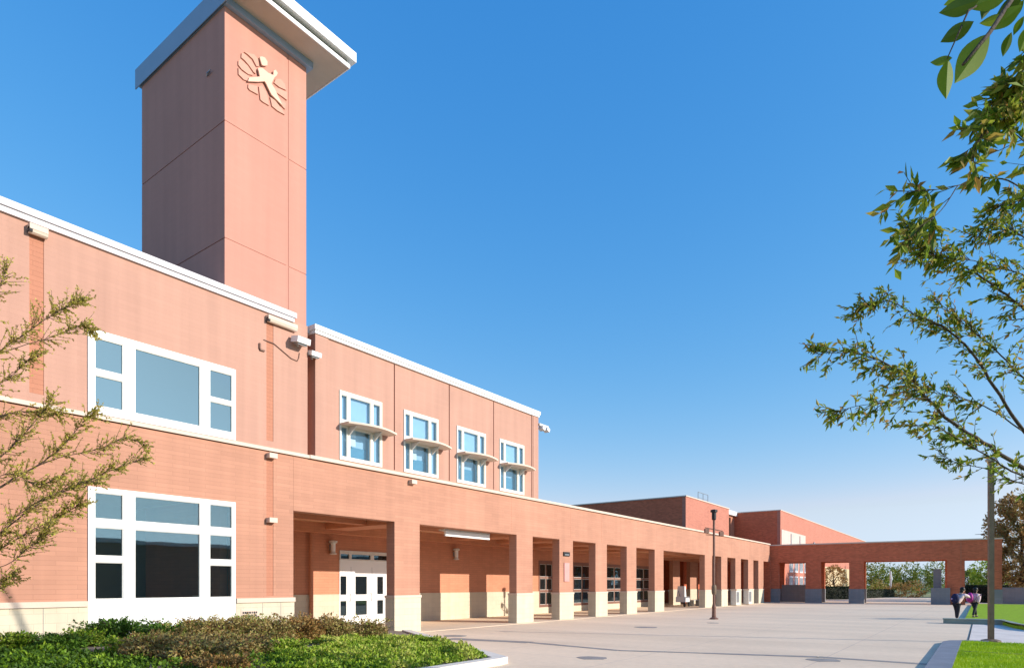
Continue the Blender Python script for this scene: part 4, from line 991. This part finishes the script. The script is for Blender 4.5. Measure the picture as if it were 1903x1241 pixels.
limbs = [([(2088, 960, 8.3), (1990, 920, 8.2), (1900, 868, 8.0), (1840, 830, 7.9), (1770, 785, 7.8), (1720, 735, 7.7), (1690, 700, 7.7), (1640, 672, 7.6), (1580, 655, 7.5), (1515, 657, 7.4)], .045, 62),
         ([(2088, 900, 8.3), (1970, 860, 8.5), (1900, 800, 8.6), (1850, 720, 8.6), (1800, 650, 8.7), (1760, 612, 8.7), (1700, 585, 8.8), (1650, 560, 8.8), (1600, 572, 8.8)], .040, 66),
         ([(1900, 800, 8.6), (1840, 760, 8.3), (1790, 740, 8.2), (1720, 725, 8.1), (1650, 690, 8.0)], .014, 30),
         ([(2080, 930, 8.3), (1960, 900, 7.8), (1890, 880, 7.6), (1840, 850, 7.5), (1780, 815, 7.4), (1730, 790, 7.3), (1690, 795, 7.3)], .022, 26),
         ([(1730, 740, 7.7), (1690, 742, 7.5), (1640, 748, 7.4), (1590, 755, 7.3), (1545, 768, 7.2)], .008, 22),
         ([(2080, 940, 8.3), (1970, 915, 8.6), (1890, 895, 8.7), (1830, 870, 8.8), (1780, 860, 8.8), (1742, 842, 8.8)], .018, 20),
         ([(2078, 820, 8.2), (1980, 760, 8.0), (1900, 700, 7.9), (1850, 650, 7.9), (1790, 600, 7.9), (1740, 560, 7.9)], .022, 36),
         ([(2070, 700, 8.1), (1980, 640, 7.6), (1910, 580, 7.4), (1860, 540, 7.3), (1800, 500, 7.2), (1740, 470, 7.1), (1700, 450, 7.1), (1695, 430, 7.1)], .026, 60),
         ([(2065, 600, 8.0), (1970, 500, 8.1), (1900, 440, 8.2), (1850, 420, 8.2), (1810, 440, 8.3)], .018, 40),
         ([(2062, 560, 8.0), (1980, 420, 7.2), (1900, 350, 6.8), (1840, 330, 6.6), (1780, 345, 6.5), (1720, 355, 6.4), (1668, 355, 6.4)], .016, 14),
         ([(1780, 345, 6.5), (1750, 390, 6.4), (1720, 415, 6.4), (1692, 440, 6.4)], .008, 9),
         ([(2055, 480, 7.9), (1980, 340, 6.8), (1910, 270, 6.4), (1850, 230, 6.2), (1820, 260, 6.1), (1805, 300, 6.1)], .015, 24),
         ([(2050, 300, 7.6), (2000, 200, 6.8), (1950, 150, 6.5), (1915, 135, 6.4), (1890, 150, 6.4), (1872, 175, 6.4)], .010, 22),
         ([(2048, 250, 7.6), (2000, 130, 6.6), (1960, 100, 6.3), (1925, 95, 6.2), (1905, 115, 6.2)], .009, 16),
         ([(2056, 520, 7.9), (1990, 420, 7.6), (1940, 380, 7.5), (1890, 370, 7.4), (1855, 385, 7.4)], .012, 24),
         ([(2052, 380, 7.7), (1990, 250, 6.9), (1940, 190, 6.6), (1900, 175, 6.5), (1868, 190, 6.5), (1840, 215, 6.5)], .012, 26),
         ([(2060, 620, 8.0), (1980, 560, 7.4), (1920, 520, 7.2), (1870, 500, 7.1), (1810, 485, 7.0), (1750, 478, 7.0), (1715, 465, 7.0)], .014, 44),
         ([(2055, 430, 7.8), (1990, 280, 6.8), (1930, 190, 6.4), (1880, 200, 6.2), (1845, 230, 6.2)], .013, 20)]
for pts, r0, nt_ in limbs:
    near = pts[-1][2] < 6.8
    grow(g, gl, u, limb(pts), r0*.68, rr, 13 if not near else 9, .088 if not near else .155, .42 if not near else .42, int(nt_*1.35), droop=.1, start=.32 if r0 > .03 else .1, wid=.36)
# the near twig with big leaves overhead
for pts in ([(2050, 300, 7.6), (1990, 60, 5.0), (1930, -60, 3.2), (1870, -20, 2.7), (1800, 20, 2.5), (1760, 110, 2.4)], [(1930, -60, 3.2), (1880, 0, 2.6), (1840, 60, 2.4), (1790, 120, 2.3)]):
    L_ = limb(pts); g.tube(L_, [.012, .01, .008, .006, .004, .002][:len(L_)], 5)
big = [(1903, -10, 1850, 30, 2.6), (1870, 30, 1818, 46, 2.55), (1930, 20, 1905, 75, 2.5), (1880, 60, 1862, 108, 2.6), (1790, -10, 1752, 12, 2.6), (1850, -25, 1822, 40, 2.7), (1903, 0, 1872, 44, 2.7), (1915, 45, 1893, 100, 2.6), (1840, 62, 1770, 160, 2.4), (1900, 10, 1838, 60, 2.5), (1820, 0, 1742, 28, 2.5), (1880, -20, 1795, 20, 2.5), (1810, 40, 1745, 82, 2.45), (1762, 110, 1756, 188, 2.4), (1770, 108, 1727, 118, 2.4), (1903, 30, 1882, 68, 2.5), (1860, -30, 1800, 5, 2.6)]
for x0, y0, x1, y1, dp in big:
    a = P(x0, y0, dp); b = P(x1, y1, dp+.05); d = b-a; s_ = d.length; nn = Vector((CC, SS, .1)).cross(d).normalized()*s_*.27; q = rr.uniform(0, .6)
    prof = [(t_/10, math.sin(math.pi*(t_/10)**.85)*(1-.15*t_/10)) for t_ in range(11)]
    cu = Vector((CC, SS, 0))*s_*.07
    vs = [a+d*t-cu*t*t*.8 for t, k_ in prof]+[a+d*t+nn*k_+cu*k_-cu*t*t*.8 for t, k_ in prof[1:-1]]+[a+d*t-nn*k_*.9+cu*k_-cu*t*t*.8 for t, k_ in prof[1:-1]]
    fl = []
    for o_ in (11, 20):
        fl += [(0, o_, 1), (10, 9, o_+8)]+[(m_, o_+m_-1, o_+m_, m_+1) for m_ in range(1, 9)]
    gl.add(vs, fl); u += [(q, q)]*len(fl)
g.build('trunk', BARK, RT, smooth=True); gl.build('crown', LF_R, RT, uvs=u)

LTR = thing('tree', 'sparse yellow-green tree reaching in from the left edge in front of the wall', 'tree', tuple(P(-170, HY, 10.3).xy)+(.3,))
g = MB(); gl = MB(); u = []; rr = random.Random(9); base = P(-170, HY, 10.3); base.z = .25
g.tube([base, P(-165, 1120, 10.3), P(-150, 900, 10.3), P(-130, 650, 10.3), P(-110, 420, 10.2), P(-110, 250, 10.2)], [.13, .11, .09, .065, .04, .015], 9)
LL = [([(-150, 1020, 10.3), (-90, 940, 10.0), (-30, 900, 9.9), (20, 880, 9.9), (70, 900, 9.9), (120, 880, 10)], .014, 26), ([(-150, 1100, 10.3), (-80, 1060, 9.9), (-20, 1010, 9.8), (30, 960, 9.8), (75, 930, 9.8), (130, 905, 9.9), (185, 890, 10)], .014, 28), ([(-140, 820, 10.3), (-70, 760, 10.1), (-10, 720, 10), (30, 690, 10), (60, 660, 10)], .012, 18),
      ([(-150, 1000, 10.3), (-60, 960, 10.4), (0, 905, 10.5), (60, 870, 10.6), (110, 835, 10.7), (150, 790, 10.8), (175, 765, 10.8)], .03, 34),
      ([(-150, 1050, 10.3), (-40, 1020, 10.3), (20, 975, 10.4), (80, 930, 10.5), (150, 900, 10.6), (215, 870, 10.7), (270, 852, 10.8)], .024, 36),
      ([(-150, 1080, 10.3), (-60, 1060, 10.1), (0, 1020, 10.1), (60, 985, 10.1), (110, 960, 10.2), (150, 935, 10.2)], .02, 34),
      ([(-150, 1100, 10.3), (-60, 1110, 10.2), (-10, 1090, 10.2), (20, 1070, 10.2)], .015, 18),
      ([(60, 870, 10.6), (110, 850, 10.6), (180, 835, 10.7), (230, 815, 10.8), (268, 826, 10.8)], .011, 20),
      ([(-140, 860, 10.3), (-50, 800, 10.5), (10, 770, 10.6), (60, 765, 10.7), (110, 770, 10.8)], .02, 26),
      ([(-135, 780, 10.3), (-60, 710, 10.4), (-10, 660, 10.5), (40, 625, 10.6), (90, 590, 10.7), (125, 570, 10.8), (148, 560, 10.8)], .022, 40),
      ([(-10, 660, 10.5), (50, 640, 10.5), (100, 625, 10.6), (150, 605, 10.7), (165, 612, 10.7)], .010, 20),
      ([(-130, 700, 10.3), (-60, 620, 10.3), (-20, 570, 10.4), (0, 530, 10.4), (14, 500, 10.4)], .016, 16),
      ([(-140, 950, 10.3), (-60, 890, 9.9), (0, 850, 9.8), (50, 800, 9.8), (95, 745, 9.8)], .018, 26),
      ([(-60, 1060, 10.1), (10, 1050, 9.8), (60, 1010, 9.8), (90, 980, 9.8)], .012, 22)]
for pts, r0, nt_ in LL:
    grow(g, gl, u, limb(pts), r0*.65, rr, 17, .046, .42, int(nt_*2.8), droop=.02, start=.3, wid=.55)
for pts in ([(255, 665, 13.0), (300, 640, 12.9), (345, 618, 12.8)],):
    L_ = limb(pts)
g.build('trunk', BARK, LTR, smooth=True); gl.build('crown', LF_L, LTR, uvs=u)


sc.cycles.max_bounces = 8
sc.render.film_transparent = False
